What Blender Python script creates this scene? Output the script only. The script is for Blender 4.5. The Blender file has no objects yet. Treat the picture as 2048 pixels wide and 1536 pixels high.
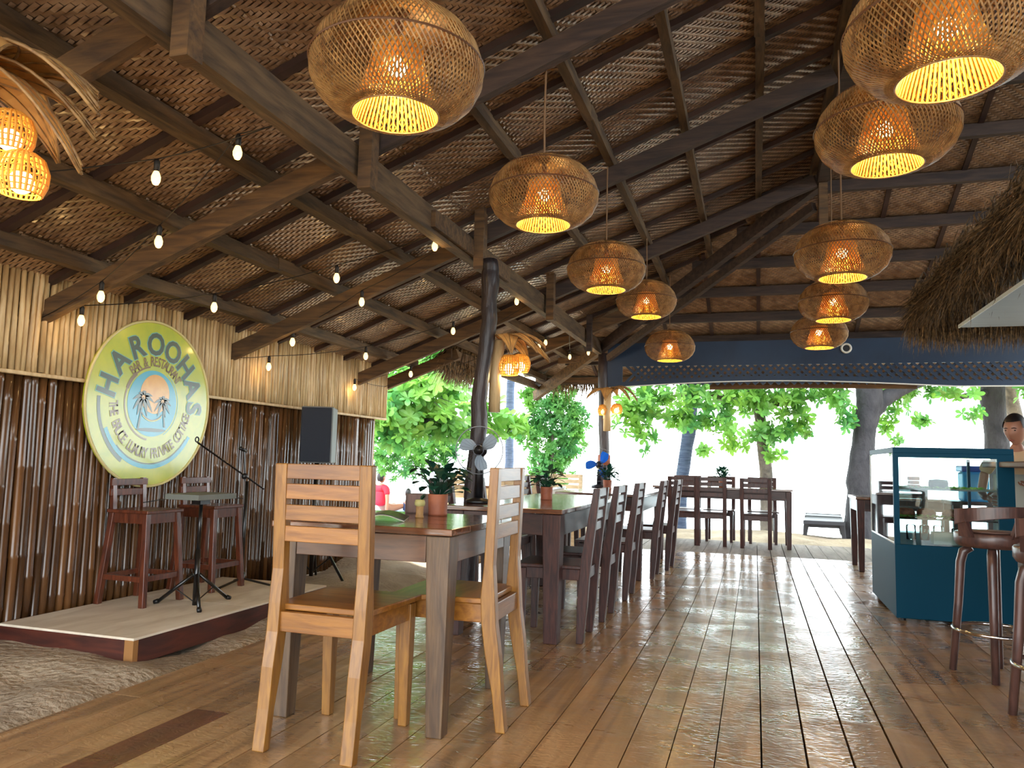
import bpy, bmesh, math, random
from mathutils import Vector, Matrix
import numpy as np
random.seed(7)
R = math.radians
COL = bpy.context.scene.collection
SC = bpy.context.scene

# ------------------------------------------------------------------ camera, world, sun, exposure
cam_d = bpy.data.cameras.new('camera'); cam = bpy.data.objects.new('camera', cam_d); COL.objects.link(cam)
yaw, pitch, roll = R(17.508), R(5.6506), R(1.4103)
fwd = Vector((-math.sin(yaw)*math.cos(pitch), math.cos(yaw)*math.cos(pitch), math.sin(pitch)))
rt = Vector((math.cos(yaw), math.sin(yaw), 0)); up = rt.cross(fwd)
r2 = rt*math.cos(roll)+up*math.sin(roll); u2 = up*math.cos(roll)-rt*math.sin(roll)
cam.matrix_world = Matrix(((r2.x, u2.x, -fwd.x, 0), (r2.y, u2.y, -fwd.y, 0), (r2.z, u2.z, -fwd.z, 1.03), (0, 0, 0, 1)))
cam_d.sensor_width = 36; cam_d.lens = 1547.8/2048*36; cam_d.clip_start = .05; cam_d.clip_end = 2000
SC.camera = cam
SC.view_settings.view_transform = 'Standard'; SC.view_settings.look = 'None'
SC.view_settings.gamma = 1; SC.view_settings.use_curve_mapping = False
SC.view_settings.exposure = 0.5
w = bpy.data.worlds.new('world'); SC.world = w; w.use_nodes = True
bgn = w.node_tree.nodes['Background']
bgn.inputs[0].default_value = (.88, .96, 1, 1); bgn.inputs[1].default_value = 6.5
sd = bpy.data.lights.new('sun', 'SUN'); sun = bpy.data.objects.new('sun', sd); COL.objects.link(sun)
sd.energy = 9; sd.angle = R(1.5); sd.color = (1, .95, .86)
sun.rotation_euler = Vector((-.35, .5, 1.15)).to_track_quat('Z', 'Y').to_euler()   # high, out over the beach ahead
SC.cycles.max_bounces = 7; SC.cycles.diffuse_bounces = 4; SC.cycles.glossy_bounces = 3
SC.cycles.transmission_bounces = 4; SC.cycles.transparent_max_bounces = 12
SC.cycles.sample_clamp_indirect = 6; SC.cycles.caustics_reflective = False; SC.cycles.caustics_refractive = False
LAMP = (1, .67, .25)

# ------------------------------------------------------------------ materials
def srgb(c):
    return tuple(((x/255)/12.92 if x/255 <= .04045 else ((x/255+.055)/1.055)**2.4) for x in c)
def mat(name, c, rough=.6, spec=.5, metal=0, var=0, c2=None, scale=8, stretch=(1, 1, 1), bump=0, bscale=30, emit=None, es=0, trans=0, coat=0, c3=None, bdist=.01, det=4):
    m = bpy.data.materials.new(name); m.use_nodes = True; nt = m.node_tree; N = nt.nodes; L = nt.links
    b = N['Principled BSDF']
    col = (*srgb(c), 1); b.inputs['Base Color'].default_value = col
    b.inputs['Roughness'].default_value = rough; b.inputs['Metallic'].default_value = metal
    b.inputs['Specular IOR Level'].default_value = spec; b.inputs['Coat Weight'].default_value = coat
    b.inputs['Coat Roughness'].default_value = .12
    tc = N.new('ShaderNodeTexCoord'); oi = N.new('ShaderNodeObjectInfo')
    add = N.new('ShaderNodeVectorMath'); add.operation = 'MULTIPLY_ADD'
    comb = N.new('ShaderNodeCombineXYZ')
    for i in range(3): L.new(oi.outputs['Random'], comb.inputs[i])
    add.inputs[1].default_value = (17, 31, 23)
    L.new(comb.outputs[0], add.inputs[0]); L.new(tc.outputs['Object'], add.inputs[2])
    mp = N.new('ShaderNodeMapping'); mp.inputs['Scale'].default_value = stretch; L.new(add.outputs[0], mp.inputs[0])
    last = None
    if c2 is not None:
        nz = N.new('ShaderNodeTexNoise'); nz.inputs['Scale'].default_value = scale; nz.inputs['Detail'].default_value = det
        nz.inputs['Distortion'].default_value = .6
        L.new(mp.outputs[0], nz.inputs['Vector'])
        cr = N.new('ShaderNodeValToRGB'); cr.color_ramp.elements[0].position = .34; cr.color_ramp.elements[1].position = .68
        cr.color_ramp.elements[0].color = (*srgb(c2), 1); cr.color_ramp.elements[1].color = col
        if c3 is not None:
            e = cr.color_ramp.elements.new(.5); e.color = (*srgb(c3), 1)
        L.new(nz.outputs['Fac'], cr.inputs[0]); last = cr.outputs[0]
    if var:
        hs = N.new('ShaderNodeHueSaturation'); hs.inputs['Color'].default_value = col
        if last: L.new(last, hs.inputs['Color'])
        mr = N.new('ShaderNodeMapRange'); mr.inputs[3].default_value = 1-var; mr.inputs[4].default_value = 1+var
        L.new(oi.outputs['Random'], mr.inputs[0]); L.new(mr.outputs[0], hs.inputs['Value']); last = hs.outputs[0]
    if last: L.new(last, b.inputs['Base Color'])
    if bump:
        bn = N.new('ShaderNodeTexNoise'); bn.inputs['Scale'].default_value = bscale; bn.inputs['Detail'].default_value = 3
        L.new(mp.outputs[0], bn.inputs['Vector'])
        bp = N.new('ShaderNodeBump'); bp.inputs['Strength'].default_value = bump; bp.inputs['Distance'].default_value = bdist
        L.new(bn.outputs['Fac'], bp.inputs['Height']); L.new(bp.outputs[0], b.inputs['Normal'])
    if emit:
        b.inputs['Emission Color'].default_value = (*emit, 1); b.inputs['Emission Strength'].default_value = es
    if trans:
        t = N.new('ShaderNodeBsdfTranslucent'); t.inputs[0].default_value = col
        if last: L.new(last, t.inputs[0])
        mx = N.new('ShaderNodeMixShader'); mx.inputs[0].default_value = trans
        L.new(b.outputs[0], mx.inputs[1]); L.new(t.outputs[0], mx.inputs[2]); L.new(mx.outputs[0], N['Material Output'].inputs[0])
    return m
M = {}
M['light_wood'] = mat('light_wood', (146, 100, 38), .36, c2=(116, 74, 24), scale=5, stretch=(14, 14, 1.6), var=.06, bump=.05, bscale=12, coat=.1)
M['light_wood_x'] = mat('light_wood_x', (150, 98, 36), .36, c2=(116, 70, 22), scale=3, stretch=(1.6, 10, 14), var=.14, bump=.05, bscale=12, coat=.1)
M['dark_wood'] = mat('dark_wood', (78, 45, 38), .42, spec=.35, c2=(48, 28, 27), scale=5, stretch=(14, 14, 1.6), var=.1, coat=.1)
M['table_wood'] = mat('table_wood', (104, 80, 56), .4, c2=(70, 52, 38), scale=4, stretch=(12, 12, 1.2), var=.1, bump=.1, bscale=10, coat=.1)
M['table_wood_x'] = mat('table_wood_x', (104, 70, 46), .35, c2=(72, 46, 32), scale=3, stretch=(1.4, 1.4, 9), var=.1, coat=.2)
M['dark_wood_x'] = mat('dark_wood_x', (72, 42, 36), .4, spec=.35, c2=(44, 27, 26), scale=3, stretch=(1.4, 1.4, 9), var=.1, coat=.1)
M['table_top'] = mat('table_top', (120, 74, 44), .16, c2=(80, 48, 30), scale=3, stretch=(1.2, 9, 9), bump=.12, bscale=9, coat=.5)
M['stool_wood'] = mat('stool_wood', (112, 58, 36), .3, c2=(72, 36, 24), scale=5, stretch=(10, 10, 1.5), var=.1, coat=.3)
M['barstool_wood'] = mat('barstool_wood', (98, 68, 60), .35, c2=(66, 46, 44), scale=4, stretch=(8, 8, 1.5), coat=.2)
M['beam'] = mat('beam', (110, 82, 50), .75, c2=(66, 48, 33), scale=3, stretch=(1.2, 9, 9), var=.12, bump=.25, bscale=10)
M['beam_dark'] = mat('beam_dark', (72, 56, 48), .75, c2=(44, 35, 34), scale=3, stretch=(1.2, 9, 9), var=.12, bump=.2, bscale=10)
M['purlin'] = mat('purlin', (104, 82, 56), .8, c2=(62, 48, 35), scale=3, stretch=(9, 1.2, 9), var=.12, bump=.3, bscale=12)
M['batten'] = mat('batten', (66, 42, 34), .7, c2=(40, 26, 24), scale=4, var=.2)
M['mat_strip'] = mat('mat_strip', (174, 146, 120), .27, c2=(126, 100, 80), scale=9, var=.06, bump=.12, bscale=60, bdist=.002, coat=.15)
M['mat_back'] = mat('mat_back', (110, 88, 72), .4, c2=(74, 58, 48), scale=10, var=.05)
M['thatch_dark'] = mat('thatch_dark', (66, 54, 40), .95, c2=(40, 34, 28), scale=9, bump=.5)
M['straw'] = mat('straw', (146, 118, 82), .75, c2=(50, 42, 34), scale=34, det=1, var=.2)
M['bamboo_dark'] = mat('bamboo_dark', (112, 76, 44), .25, spec=.45, c2=(60, 38, 22), scale=2, stretch=(3, 3, .7), var=.35, coat=.3)
M['bamboo_pale'] = mat('bamboo_pale', (214, 188, 142), .42, c2=(182, 152, 108), scale=4, stretch=(6, 6, 1.2), var=.1, bump=.15, bscale=18)
M['backing'] = mat('backing', (38, 28, 22), .9)
M['sand'] = mat('sand', (182, 164, 140), .95, c2=(140, 122, 102), scale=1.6, c3=(164, 146, 124), bump=.8, bscale=26, bdist=.03)
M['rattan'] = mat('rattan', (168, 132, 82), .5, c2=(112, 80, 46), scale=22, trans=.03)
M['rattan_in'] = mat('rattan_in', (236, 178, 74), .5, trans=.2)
M['rattan_dark'] = mat('rattan_dark', (88, 56, 34), .5)
M['cord'] = mat('cord', (120, 92, 66), .8)
M['cable'] = mat('cable', (24, 20, 18), .6)
M['bulb'] = mat('bulb', (255, 220, 160), .3, emit=(1, .74, .38), es=40)
M['string_bulb'] = mat('string_bulb', (255, 214, 140), .2, emit=(1, .7, .26), es=1.9)
M['bulb_soft'] = mat('bulb_soft', (255, 220, 160), .3, emit=(1, .74, .38), es=9)
M['post'] = mat('post', (56, 44, 44), .5, c2=(34, 30, 36), scale=3, stretch=(4, 4, 1), bump=.5, bscale=7, bdist=.03, coat=.1)
M['trunk'] = mat('trunk', (62, 60, 64), .9, c2=(38, 37, 42), scale=6, stretch=(1, 1, .5), bump=.6, bscale=18, bdist=.04)
M['trunk_pale'] = mat('trunk_pale', (118, 108, 98), .9, c2=(80, 74, 70), scale=7, bump=.5, bscale=20, bdist=.03)
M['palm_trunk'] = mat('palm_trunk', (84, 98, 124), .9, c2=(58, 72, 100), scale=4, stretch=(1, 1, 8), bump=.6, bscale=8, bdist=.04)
M['leaf'] = mat('leaf', (150, 198, 80), .4, c2=(84, 152, 84), scale=1.6, var=.12, trans=.5)
M['leaf_fine'] = mat('leaf_fine', (132, 186, 84), .5, c2=(78, 148, 92), scale=1.6, trans=.45)
M['leaf_dark'] = mat('leaf_dark', (34, 84, 62), .35, c2=(18, 56, 50), scale=20, var=.2, trans=.15)
M['navy'] = mat('navy', (10, 44, 74), .5, c2=(8, 36, 64), scale=3)  # blue veil glare of the lens mixed into the fascia colour
M['teal'] = mat('teal', (0, 62, 86), .5, spec=.12)  # teal lens haze put into the display case colour
M['white_trim'] = mat('white_trim', (222, 226, 222), .5)
M['black'] = mat('black', (18, 18, 22), .35)
M['black_metal'] = mat('black_metal', (16, 16, 18), .3, coat=.3)
M['speaker_black'] = mat('speaker_black', (16, 26, 42), .7, bump=.2, bscale=200)
M['speaker_grey'] = mat('speaker_grey', (120, 124, 124), .6)
M['grey'] = mat('grey', (112, 116, 110), .6)
M['chrome'] = mat('chrome', (220, 220, 225), .12, metal=1)
M['ply'] = mat('ply', (240, 228, 210), .6, c2=(216, 200, 178), scale=3, stretch=(3, 1, 1), var=.04)
M['ply_grey'] = mat('ply_grey', (46, 43, 43), .5, c2=(26, 26, 28), scale=3, stretch=(1, 7, 1))
M['stage_red'] = mat('stage_red', (92, 42, 28), .5, c2=(58, 26, 20), scale=4, stretch=(1, 1, 6))
M['stage_end'] = mat('stage_end', (150, 104, 56), .6)
M['clay'] = mat('clay', (168, 98, 66), .6, c2=(138, 74, 50), scale=14, bump=.15)
M['soil'] = mat('soil', (40, 28, 22), .95, bump=.6)
M['blue'] = mat('blue', (22, 100, 214), .3, trans=.3)
M['fan_grey'] = mat('fan_grey', (150, 166, 182), .25, trans=.25)
M['fan_wire'] = mat('fan_wire', (52, 52, 60), .4, metal=.6)
M['skin'] = mat('skin', (164, 112, 88), .5)
M['hair'] = mat('hair', (26, 20, 20), .45)
M['beige'] = mat('beige', (216, 184, 150), .8)
M['apron'] = mat('apron', (206, 204, 196), .8)
M['red'] = mat('red', (206, 30, 52), .8)
M['trouser'] = mat('trouser', (44, 52, 84), .8)
M['lip'] = mat('lip', (140, 74, 66), .5)
M['eye'] = mat('eye', (26, 20, 20), .2)
M['lounger_pl'] = mat('lounger_pl', (176, 196, 226), .5)
M['lounger_br'] = mat('lounger_br', (52, 52, 58), .6)
M['pale_wood'] = M['pale_wood_x'] = mat('pale_wood', (226, 208, 176), .4, c2=(206, 182, 144), scale=5, stretch=(2, 9, 9))  # outdoor glare painted into the wood colour, hence so pale
M['sea'] = mat('sea', (196, 226, 228), .15, bump=.3, bscale=2)
M['cover'] = mat('cover', (36, 38, 34), .35, c2=(24, 24, 22), scale=9)
M['page'] = mat('page', (232, 222, 204), .7)
M['holder'] = mat('holder', (108, 74, 60), .5, c2=(80, 52, 42), scale=3, stretch=(20, 20, 1))
M['vase'] = mat('vase', (190, 150, 92), .6, c2=(140, 98, 56), scale=20)
M['vase_top'] = mat('vase_top', (176, 168, 108), .6)
M['counter'] = mat('counter', (118, 84, 68), .6, c2=(90, 62, 52), scale=3, stretch=(6, 1, 1))
M['water'] = mat('water', (96, 190, 226), .1, trans=.5)
M['cake_o'] = mat('cake_o', (206, 108, 16), .6, c2=(150, 66, 10), scale=30)
M['cake_d'] = mat('cake_d', (16, 18, 24), .6, bump=.5, bscale=60)
M['cake_b'] = mat('cake_b', (128, 66, 38), .7, c2=(84, 40, 24), scale=40, bump=.4, bscale=60)
M['carton'] = mat('carton', (150, 150, 140), .7)
M['led'] = mat('led', (255, 236, 190), .4, emit=(1, .86, .55), es=9)
# sign colours
M['sign_y'] = mat('sign_y', (196, 200, 40), .3, c2=(176, 190, 44), scale=9, coat=.7, bump=.12, bscale=7)
M['sign_b'] = mat('sign_b', (66, 172, 200), .3, coat=.6)
M['sign_lb'] = mat('sign_lb', (120, 190, 176), .3, coat=.6)
M['sign_g'] = mat('sign_g', (72, 88, 74), .3, coat=.6)
M['sign_o'] = mat('sign_o', (236, 178, 70), .3, c2=(226, 160, 60), scale=12, coat=.6)
M['sign_br'] = mat('sign_br', (122, 92, 40), .3, coat=.6)
M['sign_pale'] = mat('sign_pale', (236, 232, 150), .4, coat=.4)
M['sign_rim'] = mat('sign_rim', (214, 200, 140), .4)
def floor_mat(name, c, c2, c3, rough, coat):
    m = mat(name, c, rough, c2=c2, c3=c3, scale=1.6, stretch=(9, .8, 1), var=.12, coat=coat)
    nt = m.node_tree; N = nt.nodes; L = nt.links; b = N['Principled BSDF']
    tc = N.new('ShaderNodeTexCoord')
    mp = N.new('ShaderNodeMapping'); mp.inputs['Scale'].default_value = (.8, 1.3, 1); L.new(tc.outputs['Object'], mp.inputs[0])
    n1 = N.new('ShaderNodeTexNoise'); n1.inputs['Scale'].default_value = 26; n1.inputs['Detail'].default_value = 2; n1.inputs['Distortion'].default_value = 1.2
    L.new(mp.outputs[0], n1.inputs[0])
    bp = N.new('ShaderNodeBump'); bp.inputs['Strength'].default_value = .5; bp.inputs['Distance'].default_value = .005
    L.new(n1.outputs['Fac'], bp.inputs['Height']); L.new(bp.outputs[0], b.inputs['Normal']); L.new(bp.outputs[0], b.inputs['Coat Normal'])
    n2 = N.new('ShaderNodeTexNoise'); n2.inputs['Scale'].default_value = 2.6; n2.inputs['Detail'].default_value = 5; n2.inputs['Distortion'].default_value = .8
    L.new(mp.outputs[0], n2.inputs[0])
    mr = N.new('ShaderNodeMapRange'); mr.inputs[1].default_value = .38; mr.inputs[2].default_value = .62; mr.inputs[3].default_value = rough-.1; mr.inputs[4].default_value = rough+.28
    L.new(n2.outputs['Fac'], mr.inputs[0]); L.new(mr.outputs[0], b.inputs['Roughness'])
    return m
M['floor'] = floor_mat('floor_varnish', (172, 136, 96), (124, 94, 64), (152, 116, 78), .27, .35)
M['floor_red'] = floor_mat('floor_red', (118, 76, 54), (92, 58, 42), (106, 66, 46), .3, .2)
M['floor_out'] = mat('floor_out', (148, 132, 120), .7, c2=(116, 102, 94), scale=2, stretch=(8, 1, 1), var=.12)
def glass_mat(name, tint=(1, 1, 1)):
    m = bpy.data.materials.new(name); m.use_nodes = True; N = m.node_tree.nodes; L = m.node_tree.links
    N.remove(N['Principled BSDF'])
    t = N.new('ShaderNodeBsdfTransparent'); t.inputs[0].default_value = (*tint, 1)
    g = N.new('ShaderNodeBsdfGlossy'); g.inputs['Roughness'].default_value = .03
    f = N.new('ShaderNodeFresnel'); f.inputs[0].default_value = 1.45
    mx = N.new('ShaderNodeMixShader'); L.new(f.outputs[0], mx.inputs[0]); L.new(t.outputs[0], mx.inputs[1]); L.new(g.outputs[0], mx.inputs[2])
    L.new(mx.outputs[0], N['Material Output'].inputs[0]); return m
M['glass'] = glass_mat('glass', (.86, .95, .95))

# ------------------------------------------------------------------ mesh helpers
class MB:
    def __init__(s): s.v = []; s.f = []; s.fm = None
    def add(s, v, f):
        o = len(s.v); s.v += [tuple(p) for p in v]; s.f += [tuple(i+o for i in q) for q in f]; return s
    def bx(s, x0, x1, y0, y1, z0, z1):
        return s.hexa([(x0, y0, z0), (x1, y0, z0), (x1, y1, z0), (x0, y1, z0), (x0, y0, z1), (x1, y0, z1), (x1, y1, z1), (x0, y1, z1)])
    def hexa(s, v):
        return s.add(v, [(0, 3, 2, 1), (4, 5, 6, 7), (0, 1, 5, 4), (1, 2, 6, 5), (2, 3, 7, 6), (3, 0, 4, 7)])
    def leg(s, b, t, wb, wt, db=None, dt=None):
        db = db or wb; dt = dt or wt
        q = []
        for (x, y, z), a, d in ((b, wb, db), (t, wt, dt)):
            q += [(x-a/2, y-d/2, z), (x+a/2, y-d/2, z), (x+a/2, y+d/2, z), (x-a/2, y+d/2, z)]
        return s.hexa(q)
    def beam(s, p, q, wd, h):     # oriented bar, p,q = centre of its underside
        p = Vector(p); q = Vector(q); d = (q-p).normalized(); sd_ = d.cross(Vector((0, 0, 1))).normalized()*wd/2
        u = sd_.cross(d).normalized()*h
        if u.z < 0: u = -u
        vs = [p-sd_, q-sd_, q+sd_, p+sd_]
        return s.hexa([tuple(a) for a in vs]+[tuple(a+u) for a in vs])
    def tube(s, pts, rad, n=8, cap=True):
        pts = [Vector(p) for p in pts]; m = len(pts)
        if not hasattr(rad, '__len__'): rad = [rad]*m
        o = len(s.v); prev = None
        for i, p in enumerate(pts):
            d = (pts[min(i+1, m-1)]-pts[max(i-1, 0)]).normalized()
            a = Vector((0, 0, 1)) if abs(d.z) < .9 else Vector((1, 0, 0))
            if prev is None: e1 = d.cross(a).normalized()
            else: e1 = (prev-d*prev.dot(d)).normalized()
            prev = e1; e2 = d.cross(e1)
            for k in range(n):
                t = 2*math.pi*k/n; s.v.append(tuple(p+(e1*math.cos(t)+e2*math.sin(t))*rad[i]))
        for i in range(m-1):
            for k in range(n):
                a = o+i*n+k; b = o+i*n+(k+1) % n; s.f.append((a, b, b+n, a+n))
        if cap: s.f.append(tuple(o+k for k in range(n))[::-1]); s.f.append(tuple(o+(m-1)*n+k for k in range(n)))
        return s
    def lathe(s, prof, n=20, c=(0, 0, 0), sx=1, sy=1):
        o = len(s.v); m = len(prof)
        for r, z in prof:
            for k in range(n):
                t = 2*math.pi*k/n; s.v.append((c[0]+r*sx*math.cos(t), c[1]+r*sy*math.sin(t), c[2]+z))
        for i in range(m-1):
            for k in range(n):
                a = o+i*n+k; b = o+i*n+(k+1) % n; s.f.append((a, b, b+n, a+n))
        return s
    def ring(s, c, r, t, n=32, axis='z', k=5, r2_=None):
        pts = []
        for i in range(n+1):
            a = 2*math.pi*i/n; x, y = r*math.cos(a), (r2_ or r)*math.sin(a)
            pts.append({'z': (c[0]+x, c[1]+y, c[2]), 'y': (c[0]+x, c[1], c[2]+y), 'x': (c[0], c[1]+x, c[2]+y)}[axis])
        return s.tube(pts, t, k, False)
    def ball(s, c, r, nu=12, nv=8, sc=(1, 1, 1)):
        prof = [(max(1e-4, r*math.sin(math.pi*i/nv)), -r*math.cos(math.pi*i/nv)) for i in range(nv+1)]
        o = len(s.v); s.lathe(prof, nu)
        for i in range(o, len(s.v)): x, y, z = s.v[i]; s.v[i] = (c[0]+x*sc[0], c[1]+y*sc[1], c[2]+z*sc[2])
        return s
    def mesh(s, name, m, smooth=False):
        me = bpy.data.meshes.new(name); me.from_pydata(s.v, [], s.f)
        if m: me.materials.append(M[m] if isinstance(m, str) else m)
        if smooth: me.polygons.foreach_set('use_smooth', [True]*len(me.polygons))
        me.update(); return me
    def build(s, name, m, parent=None, loc=(0, 0, 0), smooth=False, bev=0):
        me = s.mesh(name, m, smooth)
        return put(name, me, parent, loc, bev=bev)
def put(name, me, parent=None, loc=(0, 0, 0), rot=(0, 0, 0), bev=0, scale=None):
    o = bpy.data.objects.new(name, me); COL.objects.link(o); o.location = loc; o.rotation_euler = rot
    if scale: o.scale = scale
    if parent: o.parent = parent
    if bev:
        b = o.modifiers.new('bevel', 'BEVEL'); b.width = bev; b.segments = 2; b.limit_method = 'ANGLE'
    return o
def tag(o, label=None, cat=None, group=None, kind=None):
    if label: o['label'] = label
    if cat: o['category'] = cat
    if group: o['group'] = group
    if kind: o['kind'] = kind
    return o
def root(name, label=None, cat=None, loc=(0, 0, 0), rz=0, group=None, kind=None):
    o = bpy.data.objects.new(name, None); COL.objects.link(o); o.location = loc; o.rotation_euler = (0, 0, rz)
    o.empty_display_size = .1
    return tag(o, label, cat, group, kind)
def dup(r, loc, rz=0, label=None, group=None, scale=None):
    n = r.copy(); COL.objects.link(n); n.location = loc; n.rotation_euler = (0, 0, rz)
    if label: n['label'] = label
    if group: n['group'] = group
    if scale: n.scale = scale
    for ch in r.children:
        c = ch.copy(); COL.objects.link(c); c.parent = n
        for g in ch.children:
            e = g.copy(); COL.objects.link(e); e.parent = c
    return n

# ------------------------------------------------------------------ ground, sea
def sand_h(X, Y):
    crest = 13.6
    z = np.full_like(X, -.045)
    z = np.where(Y > crest, -.045-(Y-crest)*.22, z); z = np.maximum(z, -1.25)
    near = np.clip((-2.6-X)/.12, 0, 1)*np.clip((9.4-Y)/.4, 0, 1)
    z = z+near*.048
    rs = np.random.RandomState(3)
    for k in range(26):
        a = rs.rand()*6.28; f = 2**(rs.rand()*4.3)*1.2
        z = z+.016/f**.75*np.sin(f*(X*math.cos(a)+Y*math.sin(a))*1.7+rs.rand()*6.3+1.3*np.sin(f*.5*(X*math.sin(a)-Y*math.cos(a))))
    return z
def sand_grid(xs, ys, skip=None):
    X, Y = np.meshgrid(xs, ys); Z = sand_h(X, Y)
    inside = (X > -2.62) & (X < 4.4) & (Y < 11.35)
    Z = np.where(inside, -.14, Z)
    v = np.stack([X, Y, Z], -1).reshape(-1, 3); nx = len(xs); f = []
    for j in range(len(ys)-1):
        for i in range(nx-1):
            a = j*nx+i; f.append((a, a+1, a+nx+1, a+nx))
    return v.tolist(), f
xs = np.concatenate([np.linspace(-60, -9, 14), np.linspace(-8, -4.1, 22), np.arange(-4, -2.5, .045), np.linspace(-2.4, 7, 60), np.linspace(8, 60, 14)])
ys = np.concatenate([np.linspace(-25, 0, 12), np.linspace(.5, 1.8, 8), np.arange(1.9, 8.6, .05), np.arange(8.7, 15.5, .12), np.linspace(16, 40, 16)])
mb = MB(); v, f = sand_grid(xs, ys); mb.add(v, f)
tag(mb.build('beach_sand', 'sand', smooth=True), 'pale sand around and beyond the wooden deck', kind='structure')
tag(MB().add([(-900, 24, -1.15), (900, 24, -1.15), (900, 1500, -1.15), (-900, 1500, -1.15)], [(0, 1, 2, 3)]).build('sea', 'sea'), 'sunlit sea beyond the beach', kind='structure')

# ------------------------------------------------------------------ floor planks
FLOOR = root('floor', 'deck of long varnished boards running towards the beach', kind='structure')
tag(MB().bx(-2.6, 4.4, -1.2, 11.3, -.09, -.045).build('subfloor', 'backing', FLOOR))
rs = random.Random(5)
def plank(x0, x1, y0, y1, dz, m):
    v = [(x0, y0, -.04), (x1, y0, -.04), (x1, y1, -.04), (x0, y1, -.04), (x0, y0, dz), (x1, y0, dz), (x1, y1, dz), (x0, y1, dz)]
    f = [(0, 1, 5, 4), (1, 2, 6, 5), (2, 3, 7, 6), (3, 0, 4, 7), (4, 5, 6, 7)]
    MB().add(v, f).build('floor_plank', m, FLOOR)
x = -2.63; i = 0
while x < 4.35:
    wd = .1555
    gap = rs.uniform(.002, .006)
    if abs(x+.014) < .1 or abs(x-.15) < .1 or abs(x-.31) < .1 or abs(x-.47) < .1: gap = .0085
    y = rs.uniform(-1.1, -.2)
    cuts = [-1.1]
    while y < 9.6:
        cuts.append(y); y += rs.uniform(1.6, 3.6)
    cuts = [c for c in cuts if c < 9.1]+[9.6]
    x0 = x+gap/2; x1 = x+wd-gap/2
    for a, b_ in zip(cuts, cuts[1:]):
        if b_-a < .3: continue
        red = (-2.3 < x < -2.1 and a < 1.9 < b_)
        plank(x0, x1, a+.0015, b_-.0015, rs.uniform(-.0006, .0006), 'floor_red' if red else 'floor')
    plank(x0, x1, 9.603, 11.3, rs.uniform(-.006, -.003), 'floor_out')
    x += wd; i += 1

# ------------------------------------------------------------------ roof
K = .388; KH = .345
zR = lambda X: 1.73+K*(X+3.8)          # underside of the heavy rafters
zP = lambda X: 1.885+K*(X+3.8)         # underside of purlins
zM = lambda X: 1.985+K*(X+3.8)         # woven mats
zHM = lambda Y: 3.675-KH*(Y-7.0)
CEIL = root('ceiling', 'pitched roof of woven bamboo mats on timber rafters', kind='structure')
def weave(Lx, Ly):
    m1 = MB(); wv = .024; ln = .08; gap = .004
    n = int(Ly/wv)
    for j in range(n+1):
        y0 = j*wv; off = (j*.0252) % (ln+gap)
        x = off-(ln+gap)
        while x < Lx:
            a = max(0, x); b = min(Lx, x+ln)
            if b-a > .01 and y0+wv*.92 <= Ly+.002:
                mid = (a+b)/2; y1 = y0+wv*.92; h = .0062
                m1.add([(a, y0, 0), (a, y1, 0), (mid, y0, -h), (mid, y1, -h*.6), (b, y0, .001), (b, y1, .001)], [(0, 1, 3, 2), (2, 3, 5, 4)])
            x += ln+gap
    me = m1.mesh('woven_panel', None)
    me.materials.append(M['mat_strip']); me.materials.append(M['mat_back'])
    bm = bmesh.new(); bm.from_mesh(me)
    q = [bm.verts.new(p) for p in ((0, 0, .0015), (Lx, 0, .0015), (Lx, Ly, .0015), (0, Ly, .0015))]
    fc = bm.faces.new(q); fc.material_index = 1
    # crosswise strips showing in the gaps
    bm.to_mesh(me); bm.free(); return me
ang = math.atan(K); angH = math.atan(KH)
PX = [-4.02, -3.5, -2.96, -2.42, -1.88, -1.38, -.92, -.43, .04, .5]
BY = .549
WP = weave(.56, BY)
MS = .5/math.cos(ang)
# panels of the long slope
ylines = [3.3+BY*k for k in range(-9, 15)]
for xi in range(len(PX)-1):
    x0, x1 = PX[xi], PX[xi+1]
    for y0 in ylines[:-1]:
        if x0 < -3.2 and y0 > 7.2: continue
        if y0 > 7+( .55-x0)*K/KH+.3: continue
        put('woven_panel', WP, CEIL, (x0, y0, zM(x0)), (0, -ang, 0), scale=((x1-x0)/math.cos(ang)/.56, 1, 1))
PY = [11.05, 10.45, 9.92, 9.4, 8.86, 8.33, 7.8, 7.23, 6.7, 6.18, 5.64, 5.1, 4.56, 4.02, 3.48]
WH = weave(BY*1.0, .56)
for k in range(len(PY)-1):
    y0, y1 = PY[k+1], PY[k]
    for xi in range(-7, 9):
        x0 = .6+xi*.5555
        if y0 < 6.9 and x0 < .55: continue
        if x0+.55 < .55-(y1-7)*KH/K-.1: continue
        put('woven_panel', WH, CEIL, (x0, y0, zHM(y0)), (-angH, 0, 0), scale=(.5555/BY, (y1-y0)/math.cos(angH)/.56, 1))
def cel(name, mb_, m, **k): return mb_.build(name, m, CEIL, **k)
for X_ in PX:
    ye = min(11.0, 7+(.55-X_)*K/KH)
    if X_ < -3.2: ye = 7.55
    if abs(X_+1.88) < .01: continue
    wv = .05 if X_ > -2 else .075
    jit = [rs.uniform(-.012, .012) for _ in range(8)]
    segs = [-2.0, 1.4, 4.2, ye]
    for a, b_ in zip(segs, segs[1:]):
        j1 = rs.uniform(-.01, .01)
        cel('purlin', MB().beam((X_+j1, a, zP(X_)+.01), (X_-j1, b_+.04, zP(X_)), wv, .075), 'purlin')
for y0 in ylines:
    xe = .5
    if y0 > 7: xe = .55-(y0-7)*KH/K
    x0 = -4.05 if y0 < 7.3 else -3.05
    if xe-x0 < .3: continue
    cel('batten', MB().beam((x0, y0, zM(x0)-.042), (xe, y0, zM(xe)-.042), .045, .034), 'batten')
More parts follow.
